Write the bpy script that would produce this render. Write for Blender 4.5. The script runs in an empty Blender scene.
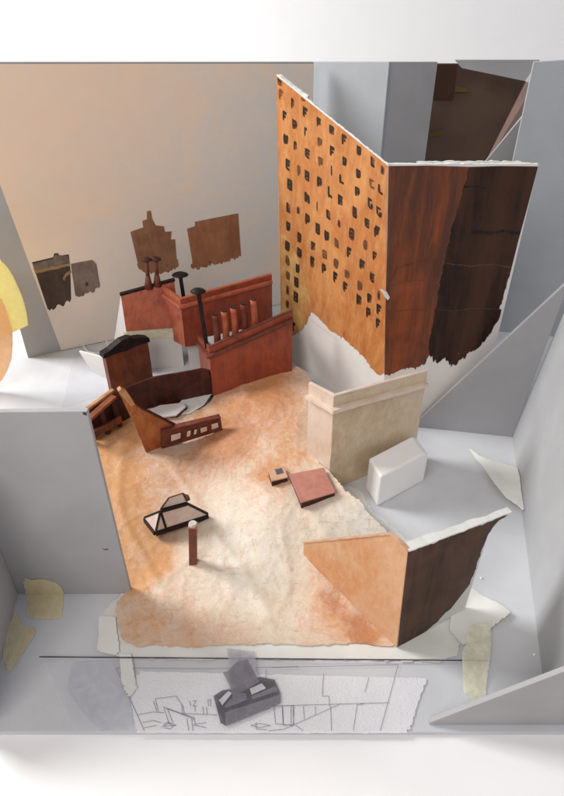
import bpy, bmesh, math, random
from mathutils import Vector, noise
from mathutils.geometry import tessellate_polygon
random.seed(7)
C = bpy.context.scene.collection
# ------------------------------------------------------------------ camera, light, exposure (metres; helpers below work in cm)
H, PITCH, FPX = 55.0, math.radians(37), 640.0
cam = bpy.data.objects.new('camera', bpy.data.cameras.new('camera')); C.objects.link(cam)
cam.location = (0, 0, H/100); cam.rotation_euler = (math.radians(90)-PITCH, 0, 0)
cam.data.sensor_fit = 'VERTICAL'; cam.data.sensor_height = 24.0; cam.data.lens = 24.0*FPX/796
cam.data.clip_start = 0.01; cam.data.clip_end = 50
bpy.context.scene.camera = cam
W = bpy.data.worlds.new("World"); bpy.context.scene.world = W; W.use_nodes = True
W.node_tree.nodes['Background'].inputs[0].default_value = (0.94, 0.95, 1.0, 1)
W.node_tree.nodes['Background'].inputs[1].default_value = 0.38
def area(name, loc, target, size, power, col):
    l = bpy.data.lights.new(name, 'AREA'); l.shape = 'RECTANGLE'; l.size, l.size_y = size; l.energy = power; l.color = col
    o = bpy.data.objects.new(name, l); C.objects.link(o); o.location = loc
    o.rotation_euler = (Vector(target)-Vector(loc)).to_track_quat('-Z', 'Y').to_euler()
area('window_light', (-1.55, 1.05, 1.25), (0, 0.6, 0), (0.6, 0.75), 40, (1.0, 0.985, 0.96))
area('room_light', (-0.75, -0.75, 1.5), (0, 0.7, 0.15), (1.0, 0.9), 15.0, (1.0, 0.90, 0.80))
vs = bpy.context.scene.view_settings
vs.view_transform = 'Standard'; vs.look = 'None'; vs.exposure = 0.0; vs.gamma = 1.0

# ------------------------------------------------------------------ geometry helpers (cm)
CP, SP = math.cos(PITCH), math.sin(PITCH)
CAM = Vector((0, 0, H))
def ray(px, py):
    a, b = (px-282)/FPX, (398-py)/FPX
    return Vector((a, CP+b*SP, -SP+b*CP))
def onz(px, py, z=0.0):
    d = ray(px, py); t = (z-H)/d.z
    return CAM+d*t
def onplane(px, py, p, n):
    d = ray(px, py); return CAM+d*((p-CAM).dot(n)/d.dot(n))
def vplane(a, b):
    d = Vector((b[0]-a[0], b[1]-a[1], 0)); n = Vector((d.y, -d.x, 0)).normalized()
    p = Vector((a[0], a[1], 0))
    if (CAM-p).dot(n) < 0: n = -n
    return p, n
def zat(p, py):
    b = (398-py)/FPX
    d = Vector((0, CP+b*SP, -SP+b*CP)); return H+d.z*p[1]/d.y
def up(p, py): return Vector((p[0], p[1], zat(p, py)))
def sm(a, b, x):
    t = max(0, min(1, (x-a)/(b-a))); return t*t*(3-2*t)
def N(x, y, z=0.0): return noise.noise(Vector((x, y, z)))
def gz(x, y):
    z = 0.5+0.75*sm(42, 56, y)*sm(-14, 2, x)+0.3*sm(60, 74, y)
    z += 2.3*sm(39, 51, y)*sm(-13, 1, x)*(1-0.35*sm(58, 75, y))
    z += 0.30*N(x*0.09, y*0.09, 3)+0.14*N(x*0.3, y*0.3, 5)+0.035*N(x*0.9, y*0.8, 15)
    r = abs(N(x*0.11+0.04*y, y*0.06, 9)); z += 0.13*max(0, 1-r*7)
    r2 = abs(N(x*0.16, y*0.13-0.05*x, 21)); z += 0.07*max(0, 1-r2*9)+0.05*max(0, 1-abs(N(x*0.5+3, y*0.42, 33))*9)+0.03*max(0, 1-abs(N(x*1.1, y*0.9, 41))*8)
    z *= 0.3+0.7*sm(33, 40, y)
    return max(0.25, z)
def ong(px, py):
    p = onz(px, py, 0.5)
    for _ in range(5): p = onz(px, py, gz(p.x, p.y))
    return p

ORI = {}
def link(o, parent=None):
    C.objects.link(o)
    if parent is not None: o.parent = parent
def thing(name, label, cat, loc, group=None):
    o = bpy.data.objects.new(name, None); o.empty_display_size = 0.02; link(o)
    loc = Vector((loc[0], loc[1], loc[2] if len(loc) > 2 else 0)); o.location = loc/100; ORI[o] = loc
    o['label'] = label; o['category'] = cat
    if group: o['group'] = group
    return o
def tag(o, label, cat, group=None):
    o['label'] = label; o['category'] = cat
    if group: o['group'] = group
    return o
def obj(name, bm, mat, parent=None, bevel=0.0, smooth=False):
    vv = list(bm.verts)
    if parent is not None: org = ORI[parent]
    else:
        xs = [v.co.x for v in vv]; ys = [v.co.y for v in vv]; zs = [v.co.z for v in vv]
        org = Vector(((min(xs)+max(xs))/2, (min(ys)+max(ys))/2, min(zs)))
    for v in vv: v.co = (v.co-org)/100
    me = bpy.data.meshes.new(name); bm.normal_update(); bm.to_mesh(me); bm.free()
    for m in (mat if isinstance(mat, (list, tuple)) else [mat]): me.materials.append(m)
    if smooth:
        for p in me.polygons: p.use_smooth = True
    o = bpy.data.objects.new(name, me); link(o, parent)
    ORI[o] = org
    if parent is None: o.location = org/100
    if bevel:
        b = o.modifiers.new('bevel', 'BEVEL'); b.width = bevel/100; b.segments = 2; b.limit_method = 'ANGLE'; b.angle_limit = 0.6
        b.harden_normals = False
    return o
def slab_into(bm, pts, t):
    """closed slab: polygon pts plus thickness vector t (concave allowed)"""
    n = len(pts); a = [bm.verts.new(p) for p in pts]; b = [bm.verts.new(Vector(p)+t) for p in pts]
    for tri in tessellate_polygon([[Vector(p) for p in pts]]):
        bm.faces.new([a[i] for i in tri]); bm.faces.new([b[i] for i in reversed(tri)])
    for i in range(n):
        j = (i+1) % n; bm.faces.new([a[j], a[i], b[i], b[j]])
    bmesh.ops.recalc_face_normals(bm, faces=bm.faces)
def slab(pts, t):
    bm = bmesh.new(); slab_into(bm, pts, t)
    # dissolve the internal triangulation so bevels only touch real edges
    bmesh.ops.dissolve_limit(bm, angle_limit=0.01, verts=bm.verts, edges=bm.edges)
    return bm
def wall(a, b, z0, za, zb, th, side=1):
    d = Vector((b[0]-a[0], b[1]-a[1], 0)).normalized(); n = Vector((d.y, -d.x, 0))*th*side
    return slab([(a[0], a[1], z0), (b[0], b[1], z0), (b[0], b[1], zb), (a[0], a[1], za)], -n)
def rag(pts, step=0.35, amp=0.12, closed=True, keep=(), seed=0):
    """subdivide an outline and displace it by layered noise; edges whose index is in keep stay straight"""
    if closed and amp > 0.06:      # round the corners between ragged edges
        n = len(pts); q = []; nk = set()
        for i in range(n):
            p = Vector(pts[i])
            if i in keep or (i-1) % n in keep: q.append(p); (nk.add(len(q)-1) if i in keep else None)
            else: q += [p.lerp(Vector(pts[i-1]), 0.25), p.lerp(Vector(pts[(i+1) % n]), 0.25)]
        pts, keep = q, nk
    out = []; n = len(pts); step = min(step, 0.22); sd = Vector((seed*3.7, seed*1.9, seed*5.1))
    for i in range(n if closed else n-1):
        a, b = Vector(pts[i]), Vector(pts[(i+1) % n]); L = (b-a).length; k = max(1, int(L/step)) if i not in keep else 1
        for j in range(k):
            p = a.lerp(b, j/k)
            if j and i not in keep:
                p += noise.noise_vector(p*0.9+sd)*amp*1.3+noise.noise_vector(p*2.7+sd)*amp*0.9+noise.noise_vector(p*7+sd)*amp*0.45
            out.append(p)
    return out
def flat_poly(pts, n, off=0.03, keep=(), step=0.35, amp=0.1, th=0.0, seed=0):
    """thin layer lying on a plane with unit normal n"""
    p0 = Vector(pts[0]); q = []
    for p in rag(pts, step, amp, True, keep, seed):
        p = p-n*((p-p0).dot(n)); q.append(p+n*off)
    bm = bmesh.new()
    if th: slab_into(bm, q, -n*th); return bm
    vs_ = [bm.verts.new(p) for p in q]
    for tri in tessellate_polygon([q]):
        try: bm.faces.new([vs_[i] for i in tri])
        except ValueError: pass
    for f in bm.faces:
        f.normal_update()
        if f.normal.dot(n) < 0: f.normal_flip()
    return bm
def inside(p, poly):
    x, y = p; c = False; n = len(poly)
    for i in range(n):
        x1, y1 = poly[i]; x2, y2 = poly[i-1]
        if (y1 > y) != (y2 > y) and x < (x2-x1)*(y-y1)/(y2-y1)+x1: c = not c
    return c
def nearest(p, poly):
    best = None
    for i in range(len(poly)):
        a = Vector(poly[i-1]); b = Vector(poly[i]); ab = b-a
        t = max(0, min(1, (p-a).dot(ab)/max(1e-9, ab.length_squared))); q = a+ab*t; d = (q-p).length
        if best is None or d < best[0]: best = (d, q)
    return best[1]
def terrain(poly2, zf, res=0.3, th=0.12, colf=None):
    """sheet clipped to a plan outline, heights from zf, with a real thickness"""
    xs = [p[0] for p in poly2]; ys = [p[1] for p in poly2]
    x0, x1, y0, y1 = min(xs)-res, max(xs)+res, min(ys)-res, max(ys)+res
    nx, ny = int((x1-x0)/res)+1, int((y1-y0)/res)+1
    ins = [[inside((x0+i*res, y0+j*res), poly2) for j in range(ny+1)] for i in range(nx+1)]
    bm = bmesh.new(); vm = {}
    def V(i, j):
        if (i, j) not in vm:
            p = Vector((x0+i*res, y0+j*res))
            if not ins[i][j]: p = nearest(p, poly2)
            vm[i, j] = bm.verts.new((p.x, p.y, zf(p.x, p.y)))
        return vm[i, j]
    for i in range(nx):
        for j in range(ny):
            if ins[i][j]+ins[i+1][j]+ins[i+1][j+1]+ins[i][j+1] >= 2:
                bm.faces.new([V(i, j), V(i+1, j), V(i+1, j+1), V(i, j+1)])
    if colf:
        lay = bm.verts.layers.float_color.new('wash')
        for v in bm.verts: v[lay] = colf(v.co.x, v.co.y)
    edges = [e for e in bm.edges if e.is_boundary]
    for e in edges: e.smooth = False
    r = bmesh.ops.extrude_edge_only(bm, edges=edges)
    for v in [g for g in r['geom'] if isinstance(g, bmesh.types.BMVert)]: v.co.z = v.co.z-th if th > 0 else min(v.co.z-0.1, 0.02)
    return bm
def tube_into(bm, p, q, r0, r1, n=14, cap=True, sx=1.0):
    p, q = Vector(p), Vector(q); d = (q-p).normalized()
    u = d.cross(Vector((0, 1, 0.01))).normalized(); w = d.cross(u)
    A = [bm.verts.new(p+(u*math.cos(2*math.pi*i/n)*sx+w*math.sin(2*math.pi*i/n))*r0) for i in range(n)]
    B = [bm.verts.new(q+(u*math.cos(2*math.pi*i/n)*sx+w*math.sin(2*math.pi*i/n))*r1) for i in range(n)]
    for i in range(n):
        j = (i+1) % n; bm.faces.new([A[i], A[j], B[j], B[i]])
    if cap: bm.faces.new(A); bm.faces.new(B)
    bmesh.ops.recalc_face_normals(bm, faces=bm.faces)
def tube(p, q, r0, r1, n=14, sx=1.0):
    bm = bmesh.new(); tube_into(bm, p, q, r0, r1, n, True, sx); return bm
def bar(p, q, w, h, upv=(0, 0, 1)):
    """rectangular stick from p to q"""
    p, q = Vector(p), Vector(q); d = (q-p).normalized(); s = d.cross(Vector(upv)).normalized()*w/2; u = s.cross(d).normalized()*h/2
    bm = bmesh.new()
    A = [bm.verts.new(p+a*s+b*u) for a, b in ((-1, -1), (1, -1), (1, 1), (-1, 1))]
    B = [bm.verts.new(q+a*s+b*u) for a, b in ((-1, -1), (1, -1), (1, 1), (-1, 1))]
    for i in range(4): bm.faces.new([A[i], A[(i+1) % 4], B[(i+1) % 4], B[i]])
    bm.faces.new(A); bm.faces.new(B); bmesh.ops.recalc_face_normals(bm, faces=bm.faces)
    return bm
def warp(bm, cuts, amp, sc=0.25, seed=0):
    """subdivide a slab and let it buckle slightly like painted card"""
    bmesh.ops.subdivide_edges(bm, edges=bm.edges[:], cuts=cuts, use_grid_fill=True)
    for v in bm.verts:
        p = v.co*sc+Vector((seed*7.3, 0, 0))
        v.co += Vector((noise.noise(p), noise.noise(p+Vector((9, 3, 1))), noise.noise(p+Vector((2, 8, 5)))))*amp
    return bm

# ------------------------------------------------------------------ materials
def newmat(name):
    m = bpy.data.materials.new(name); m.use_nodes = True
    return m, m.node_tree, m.node_tree.nodes, m.node_tree.links, m.node_tree.nodes['Principled BSDF']
def nz(nt, src, scale, detail=6, rough=0.6, dist=0.0, stretch=(1, 1, 1), off=0.0):
    mp = nt.nodes.new('ShaderNodeMapping'); mp.inputs['Scale'].default_value = [s*100 for s in stretch]; mp.inputs['Location'].default_value = (off, off*.7, off*.3)
    t = nt.nodes.new('ShaderNodeTexNoise'); t.inputs['Scale'].default_value = scale; t.inputs['Detail'].default_value = detail
    t.inputs['Roughness'].default_value = rough; t.inputs['Distortion'].default_value = dist
    nt.links.new(src, mp.inputs[0]); nt.links.new(mp.outputs[0], t.inputs['Vector']); return t.outputs['Fac']
def mr(nt, v, a, b, c=0.0, d=1.0):
    m = nt.nodes.new('ShaderNodeMapRange'); m.interpolation_type = 'SMOOTHSTEP'
    for i, x in enumerate((a, b, c, d)): m.inputs[i+1].default_value = x
    nt.links.new(v, m.inputs[0]); return m.outputs[0]
def mx(nt, f, a, b, mode='MIX'):
    m = nt.nodes.new('ShaderNodeMix'); m.data_type = 'RGBA'; m.blend_type = mode
    for s, v in ((m.inputs[0], f), (m.inputs[6], a), (m.inputs[7], b)):
        if hasattr(v, 'is_linked'): nt.links.new(v, s)
        elif isinstance(v, (int, float)): s.default_value = v
        else: s.default_value = (*v, 1)
    return m.outputs[2]
def bumpit(nt, bs, h, strength, dist=0.0006):
    b = nt.nodes.new('ShaderNodeBump'); b.inputs['Strength'].default_value = strength; b.inputs['Distance'].default_value = dist
    nt.links.new(h, b.inputs['Height']); nt.links.new(b.outputs[0], bs.inputs['Normal'])
def paint(name, base, dark, light, streak=0.25, sc=0.35, rough=0.6, bump=0.5, off=0.0, spec=0.2, wear=0.35, dirt=(0.05, 0.02, 0.01), band=None, bandsc=0.16, bandk=0.9):
    """gouache on card: big washes, brush streaks along z, dry-brush specks and grime"""
    m, nt, n, l, bs = newmat(name); tc = n.new('ShaderNodeTexCoord').outputs['Object']
    big = mr(nt, nz(nt, tc, sc, 5, 0.6, 0.6, off=off), 0.36, 0.64)
    c = mx(nt, big, base, dark)
    if band: c = mx(nt, mr(nt, nz(nt, tc, bandsc, 7, 0.6, 0.25, (1, 1, 0.06), off+21), 0.42, 0.60, 0, bandk), c, band)
    st = mr(nt, nz(nt, tc, 1.4, 6, 0.65, 0.5, (1, 1, streak), off+3), 0.38, 0.78)
    ms = n.new('ShaderNodeMath'); ms.operation = 'MULTIPLY'; ms.inputs[1].default_value = 0.5; l.new(st, ms.inputs[0]); c = mx(nt, ms.outputs[0], c, light)
    f = n.new('ShaderNodeMath'); f.operation = 'MULTIPLY'; f.inputs[1].default_value = wear
    sp = mr(nt, nz(nt, tc, 3.2, 9, 0.75, 0.8, (1, 1, streak*1.5), off+9), 0.54, 0.68); l.new(sp, f.inputs[0])
    c = mx(nt, f.outputs[0], c, dirt)
    l.new(c, bs.inputs['Base Color']); bs.inputs['Roughness'].default_value = rough; bs.inputs['Specular IOR Level'].default_value = spec
    rg = mr(nt, st, 0, 1, rough-0.12, rough+0.12); l.new(rg, bs.inputs['Roughness'])
    bumpit(nt, bs, nz(nt, tc, 2.6, 9, 0.7, 0.5, (1, 1, streak*2), off+5), bump)
    return m
def card(name, col, var=0.06, bump=0.25, rough=0.75, off=0.0, mark=0.25):
    m, nt, n, l, bs = newmat(name); tc = n.new('ShaderNodeTexCoord').outputs['Object']
    c = mx(nt, mr(nt, nz(nt, tc, 0.12, 4, 0.6, 0.5, off=off), 0.3, 0.7), [x*(1-var) for x in col], [min(1, x*(1+var)) for x in col])
    sm_ = mr(nt, nz(nt, tc, 0.9, 8, 0.8, 1.2, off=off+4), 0.66, 0.78, 0, mark)
    c = mx(nt, sm_, c, [x*0.62 for x in col])
    l.new(c, bs.inputs['Base Color']); bs.inputs['Roughness'].default_value = rough; bs.inputs['Specular IOR Level'].default_value = 0.3
    bumpit(nt, bs, nz(nt, tc, 5.0, 8, 0.7, off=off), bump, 0.0003); return m
def plain(name, col, rough=0.7, alpha=1.0, bump=0.2, trans=0.0):
    m, nt, n, l, bs = newmat(name); tc = n.new('ShaderNodeTexCoord').outputs['Object']
    c = mx(nt, mr(nt, nz(nt, tc, 1.2, 6, 0.7), 0.35, 0.65), [x*0.85 for x in col], [min(1, x*1.1) for x in col])
    l.new(c, bs.inputs['Base Color']); bs.inputs['Roughness'].default_value = rough; bs.inputs['Alpha'].default_value = alpha
    bs.inputs['Specular IOR Level'].default_value = 0.3
    bumpit(nt, bs, nz(nt, tc, 3.0, 6, 0.7), bump); return m

M_base = card('floor_board', (0.61, 0.63, 0.66), 0.05, 0.2, off=2, mark=0.12)
M_grey = card('grey_foam_board', (0.41, 0.405, 0.415), 0.06, 0.25, off=11)
M_grey2 = card('light_grey_board', (0.42, 0.445, 0.47), 0.05, 0.2, off=15)
M_wallb = card('right_wall_board', (0.42, 0.43, 0.445), 0.05, 0.2, off=17)
M_white = card('white_card', (0.72, 0.71, 0.70), 0.05, 0.35, off=21)
M_paper = card('torn_white_paper', (0.74, 0.75, 0.72), 0.06, 0.5, off=31, mark=0.1)
M_foam = card('polystyrene', (0.94, 0.94, 0.94), 0.03, 0.6, off=41, mark=0.05)
M_table = card('white_table', (0.93, 0.93, 0.94), 0.01, 0.1, off=51, mark=0.03)
M_roomwall = card('white_room_wall', (0.93, 0.93, 0.94), 0.01, 0.1, off=55, mark=0.0)
M_tower = paint('orange_tower_paint', (0.56, 0.25, 0.085), (0.45, 0.165, 0.05), (0.70, 0.38, 0.16), 0.3, 0.2, 0.55, 0.4, 1, wear=0.38, dirt=(0.34, 0.10, 0.025), band=(0.40, 0.13, 0.035), bandsc=0.22, bandk=0.6)
M_ochre = paint('ochre_paint', (0.54, 0.32, 0.11), (0.45, 0.20, 0.06), (0.70, 0.46, 0.2), 0.5, 0.4, 0.6, 0.4, 4, wear=0.25, dirt=(0.30, 0.12, 0.03))
M_rust = paint('rust_brown_paint', (0.24, 0.060, 0.022), (0.15, 0.042, 0.020), (0.32, 0.095, 0.035), 0.05, 0.25, 0.5, 0.5, 6, wear=0.35, dirt=(0.05, 0.018, 0.01), band=(0.080, 0.036, 0.025), bandsc=0.34, bandk=0.9)
M_dark = paint('dark_brown_paint', (0.034, 0.014, 0.009), (0.014, 0.008, 0.007), (0.070, 0.032, 0.018), 0.05, 0.35, 0.5, 0.5, 8, wear=0.4, dirt=(0.010, 0.007, 0.006), band=(0.060, 0.026, 0.015), bandsc=0.25)
M_red = paint('brick_red_paint', (0.30, 0.062, 0.030), (0.21, 0.042, 0.024), (0.40, 0.11, 0.055), 0.16, 0.4, 0.45, 0.4, 12, 0.45, wear=0.35, dirt=(0.13, 0.03, 0.02))
M_redl = paint('bright_red_paint', (0.46, 0.12, 0.055), (0.33, 0.07, 0.035), (0.58, 0.20, 0.11), 0.3, 0.4, 0.42, 0.35, 14, 0.5, wear=0.3, dirt=(0.17, 0.04, 0.02))
M_redd = paint('deep_red_paint', (0.17, 0.04, 0.025), (0.10, 0.025, 0.018), (0.27, 0.075, 0.045), 0.2, 0.5, 0.45, 0.4, 16, 0.45, wear=0.4, dirt=(0.06, 0.015, 0.012))
M_maroon = paint('dark_maroon_paint', (0.075, 0.022, 0.017), (0.04, 0.014, 0.012), (0.13, 0.04, 0.026), 0.3, 0.5, 0.5, 0.5, 18, wear=0.4, dirt=(0.02, 0.01, 0.01))
M_black = paint('black_paint', (0.018, 0.012, 0.011), (0.01, 0.008, 0.008), (0.05, 0.028, 0.022), 0.5, 0.8, 0.6, 0.3, 19, 0.2, wear=0.2)
M_beige = paint('beige_paint', (0.66, 0.54, 0.385), (0.56, 0.41, 0.25), (0.78, 0.69, 0.55), 0.5, 0.16, 0.4, 0.35, 22, 0.5, wear=0.35, dirt=(0.33, 0.22, 0.13))
M_cream = paint('cream_paint', (0.72, 0.59, 0.49), (0.65, 0.50, 0.39), (0.78, 0.68, 0.58), 0.5, 0.3, 0.42, 0.25, 24, 0.5, wear=0.15, dirt=(0.45, 0.30, 0.2))
M_orange = paint('orange_wall_paint', (0.64, 0.37, 0.21), (0.58, 0.27, 0.115), (0.73, 0.50, 0.34), 0.45, 0.11, 0.6, 0.4, 26, wear=0.3, dirt=(0.38, 0.13, 0.04))
M_umber = paint('umber_wall_paint', (0.085, 0.040, 0.026), (0.045, 0.022, 0.015), (0.18, 0.095, 0.06), 0.05, 0.3, 0.55, 0.45, 28, wear=0.35, dirt=(0.025, 0.014, 0.01), band=(0.12, 0.06, 0.038), bandsc=0.6, bandk=0.35)
M_amber = paint('amber_wall_paint', (0.42, 0.15, 0.045), (0.30, 0.085, 0.03), (0.55, 0.24, 0.09), 0.3, 0.4, 0.5, 0.4, 30, wear=0.35, dirt=(0.15, 0.04, 0.015))
M_wood = paint('light_wood_paint', (0.52, 0.28, 0.13), (0.40, 0.18, 0.07), (0.62, 0.38, 0.2), 0.4, 0.6, 0.55, 0.4, 33, wear=0.3, dirt=(0.2, 0.08, 0.03))
M_pink = paint('pink_paint', (0.48, 0.20, 0.15), (0.42, 0.165, 0.125), (0.56, 0.28, 0.22), 1.0, 0.5, 0.45, 0.5, 35, 0.5, wear=0.2, dirt=(0.33, 0.12, 0.09))
M_tan = paint('tan_paint', (0.60, 0.38, 0.25), (0.52, 0.28, 0.17), (0.68, 0.48, 0.36), 1.0, 0.6, 0.5, 0.4, 37, wear=0.2, dirt=(0.36, 0.16, 0.09))
M_mauve = paint('mauve_paint', (0.74, 0.60, 0.52), (0.66, 0.50, 0.42), (0.84, 0.76, 0.71), 0.6, 0.6, 0.45, 0.3, 39, 0.5, wear=0.15, dirt=(0.28, 0.17, 0.14))
M_brownbox = card('brown_cardboard', (0.115, 0.07, 0.05), 0.10, 0.3, off=61)
M_brownlight = card('reddish_cardboard', (0.20, 0.13, 0.115), 0.08, 0.3, off=63)
M_darkbox = card('dark_cardboard', (0.055, 0.022, 0.012), 0.1, 0.3, off=65)
M_silh1 = paint('silhouette_umber', (0.075, 0.050, 0.038), (0.05, 0.034, 0.027), (0.12, 0.085, 0.062), 0.5, 0.3, 0.7, 0.15, 42, 0.2, wear=0.25)
M_silh2 = paint('silhouette_taupe', (0.22, 0.16, 0.13), (0.15, 0.11, 0.09), (0.36, 0.28, 0.23), 0.4, 0.3, 0.7, 0.15, 44, 0.2, wear=0.25, dirt=(0.09, 0.06, 0.05))
M_silh3 = paint('silhouette_brown', (0.30, 0.145, 0.08), (0.22, 0.10, 0.055), (0.42, 0.24, 0.15), 0.3, 0.3, 0.7, 0.15, 46, 0.2, wear=0.25, dirt=(0.13, 0.06, 0.035))
M_silh4 = paint('silhouette_sienna', (0.36, 0.15, 0.07), (0.28, 0.11, 0.05), (0.46, 0.23, 0.13), 0.3, 0.3, 0.7, 0.15, 48, 0.2, wear=0.2, dirt=(0.16, 0.065, 0.035))
M_ochreline = plain('ochre_line', (0.30, 0.20, 0.09))
def translucent_paper(name, col, f=0.7):
    m = plain(name, col, 0.8); nt = m.node_tree; bs = nt.nodes['Principled BSDF']; out = nt.nodes['Material Output']
    t = nt.nodes.new('ShaderNodeBsdfTranslucent'); t.inputs[0].default_value = (*col, 1); q = nt.nodes.new('ShaderNodeMixShader'); q.inputs[0].default_value = f
    nt.links.new(bs.outputs[0], q.inputs[1]); nt.links.new(t.outputs[0], q.inputs[2]); nt.links.new(q.outputs[0], out.inputs[0]); return m
M_yel = translucent_paper('yellow_paper', (0.99, 0.90, 0.50))
M_peach = translucent_paper('peach_paper', (0.98, 0.74, 0.52))
M_ink = plain('ink_line', (0.05, 0.045, 0.06))
M_pencil = plain('pencil_line', (0.09, 0.09, 0.12))
M_win = paint('window_black', (0.03, 0.02, 0.012), (0.02, 0.013, 0.01), (0.09, 0.045, 0.02), 1.0, 2.0, 0.6, 0.2, 52, wear=0.2)
M_winb = paint('window_brown', (0.16, 0.065, 0.025), (0.09, 0.04, 0.02), (0.24, 0.10, 0.04), 1.0, 2.0, 0.6, 0.2, 54, wear=0.3)
M_print_d = plain('print_dark', (0.13, 0.125, 0.16), 0.6, 0.58)
M_print_m = plain('print_taupe', (0.31, 0.30, 0.35), 0.6, 0.48)
M_print_l = plain('print_lilac', (0.55, 0.54, 0.62), 0.6, 0.4)
M_print_w = plain('print_pale', (0.72, 0.72, 0.76), 0.6, 0.7)
def tape_mat():
    m, nt, n, l, bs = newmat('masking_tape'); tc = n.new('ShaderNodeTexCoord').outputs['Object']
    c = mx(nt, mr(nt, nz(nt, tc, 1.2, 7, 0.7, 0.5), 0.3, 0.7), (0.76, 0.65, 0.39), (0.86, 0.77, 0.53))
    l.new(c, bs.inputs['Base Color']); bs.inputs['Roughness'].default_value = 0.55; bs.inputs['Alpha'].default_value = 0.8
    w = n.new('ShaderNodeTexWave'); w.inputs['Scale'].default_value = 160; w.inputs['Distortion'].default_value = 9; l.new(tc, w.inputs['Vector'])
    bumpit(nt, bs, w.outputs['Fac'], 0.4, 0.0004); return m
M_tape = tape_mat()
M_tapey = plain('yellow_green_tape', (0.88, 0.87, 0.64), 0.6, 0.6)
def tracing_mat():
    m, nt, n, l, bs = newmat('tracing_paper'); tc = n.new('ShaderNodeTexCoord').outputs['Object']
    c = mx(nt, mr(nt, nz(nt, tc, 0.5, 6, 0.6), 0.3, 0.7), (0.68, 0.69, 0.76), (0.76, 0.77, 0.84))
    l.new(c, bs.inputs['Base Color']); bs.inputs['Roughness'].default_value = 0.4; bs.inputs['Alpha'].default_value = 0.16
    bumpit(nt, bs, nz(nt, tc, 0.8, 3, 0.6), 0.3, 0.001); return m
M_trace = tracing_mat()
def ground_mat():
    """watercolour on crumpled paper: cream paper, the pigment map in 'wash', blooms, dry-brush and creases"""
    m, nt, n, l, bs = newmat('painted_ground'); tc = n.new('ShaderNodeTexCoord').outputs['Object']
    at = n.new('ShaderNodeVertexColor'); at.layer_name = 'wash'
    sep = n.new('ShaderNodeSeparateColor'); l.new(at.outputs['Color'], sep.inputs[0])
    def comb(v, k, nf, b):   # v + (noise-b)*k
        a = n.new('ShaderNodeMath'); a.operation = 'SUBTRACT'; l.new(nf, a.inputs[0]); a.inputs[1].default_value = b
        q = n.new('ShaderNodeMath'); q.operation = 'MULTIPLY_ADD'; l.new(a.outputs[0], q.inputs[0]); q.inputs[1].default_value = k; l.new(v, q.inputs[2]); return q.outputs[0]
    n1 = nz(nt, tc, 0.22, 7, 0.62, 1.0, off=1); n2 = nz(nt, tc, 0.9, 9, 0.72, 1.4, off=7); n3 = nz(nt, tc, 2.2, 10, 0.8, 0.6, off=12)
    nb = nz(nt, tc, 0.9, 9, 0.75, 0.8, (1.0, 0.42, 1), off=17)
    om = comb(comb(sep.outputs[0], 1.1, n1, 0.5), 1.3, n2, 0.5)
    c = mx(nt, mr(nt, n1, 0.35, 0.65), (0.68, 0.58, 0.45), (0.76, 0.68, 0.57))
    c = mx(nt, mr(nt, om, 0.15, 0.75), c, (0.68, 0.455, 0.32))
    c = mx(nt, mr(nt, om, 0.60, 1.05, 0, 0.8), c, (0.62, 0.29, 0.09))
    rm = comb(comb(sep.outputs[1], 1.0, nb, 0.5), 1.2, n3, 0.5)
    c = mx(nt, mr(nt, rm, 0.46, 1.20, 0, 0.8), c, (0.43, 0.175, 0.085))
    wm = comb(comb(sep.outputs[2], 0.9, n1, 0.5), 1.0, n2, 0.5)
    c = mx(nt, mr(nt, wm, 0.3, 0.9, 0, 0.9), c, (0.74, 0.72, 0.66))
    br = mr(nt, nb, 0.55, 0.64, 0, 0.34); c = mx(nt, br, c, (0.52, 0.25, 0.12))
    sp = mr(nt, n3, 0.60, 0.66, 0, 0.42); c = mx(nt, sp, c, (0.42, 0.19, 0.09))
    def vein(nf, w, k):     # thin pigment lines where the wash dried
        a = n.new('ShaderNodeMath'); a.operation = 'SUBTRACT'; l.new(nf, a.inputs[0]); a.inputs[1].default_value = 0.5
        b = n.new('ShaderNodeMath'); b.operation = 'ABSOLUTE'; l.new(a.outputs[0], b.inputs[0]); return mr(nt, b.outputs[0], 0.0, w, k, 0)
    v1 = vein(nz(nt, tc, 0.28, 9, 0.7, 1.2, off=31), 0.012, 0.32); v2 = vein(nz(nt, tc, 0.7, 8, 0.7, 0.8, off=37), 0.016, 0.10)
    c = mx(nt, v1, c, (0.46, 0.22, 0.10)); c = mx(nt, v2, c, (0.50, 0.26, 0.14))
    ns = nz(nt, tc, 5.5, 4, 0.6, 0, off=43); c = mx(nt, mr(nt, ns, 0.70, 0.74, 0, 0.6), c, (0.22, 0.08, 0.04))
    st_ = nz(nt, tc, 1.1, 8, 0.75, 0.4, (0.35, 1.6, 1), off=53); c = mx(nt, mr(nt, st_, 0.56, 0.64, 0, 0.34), c, (0.48, 0.24, 0.13))
    l.new(c, bs.inputs['Base Color']); bs.inputs['Roughness'].default_value = 0.5; bs.inputs['Specular IOR Level'].default_value = 0.4
    ad = n.new('ShaderNodeMath'); ad.operation = 'MULTIPLY_ADD'; l.new(n2, ad.inputs[0]); ad.inputs[1].default_value = 1.4; l.new(n3, ad.inputs[2])
    bumpit(nt, bs, ad.outputs[0], 0.55, 0.0009); return m
M_ground = ground_mat()

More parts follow.
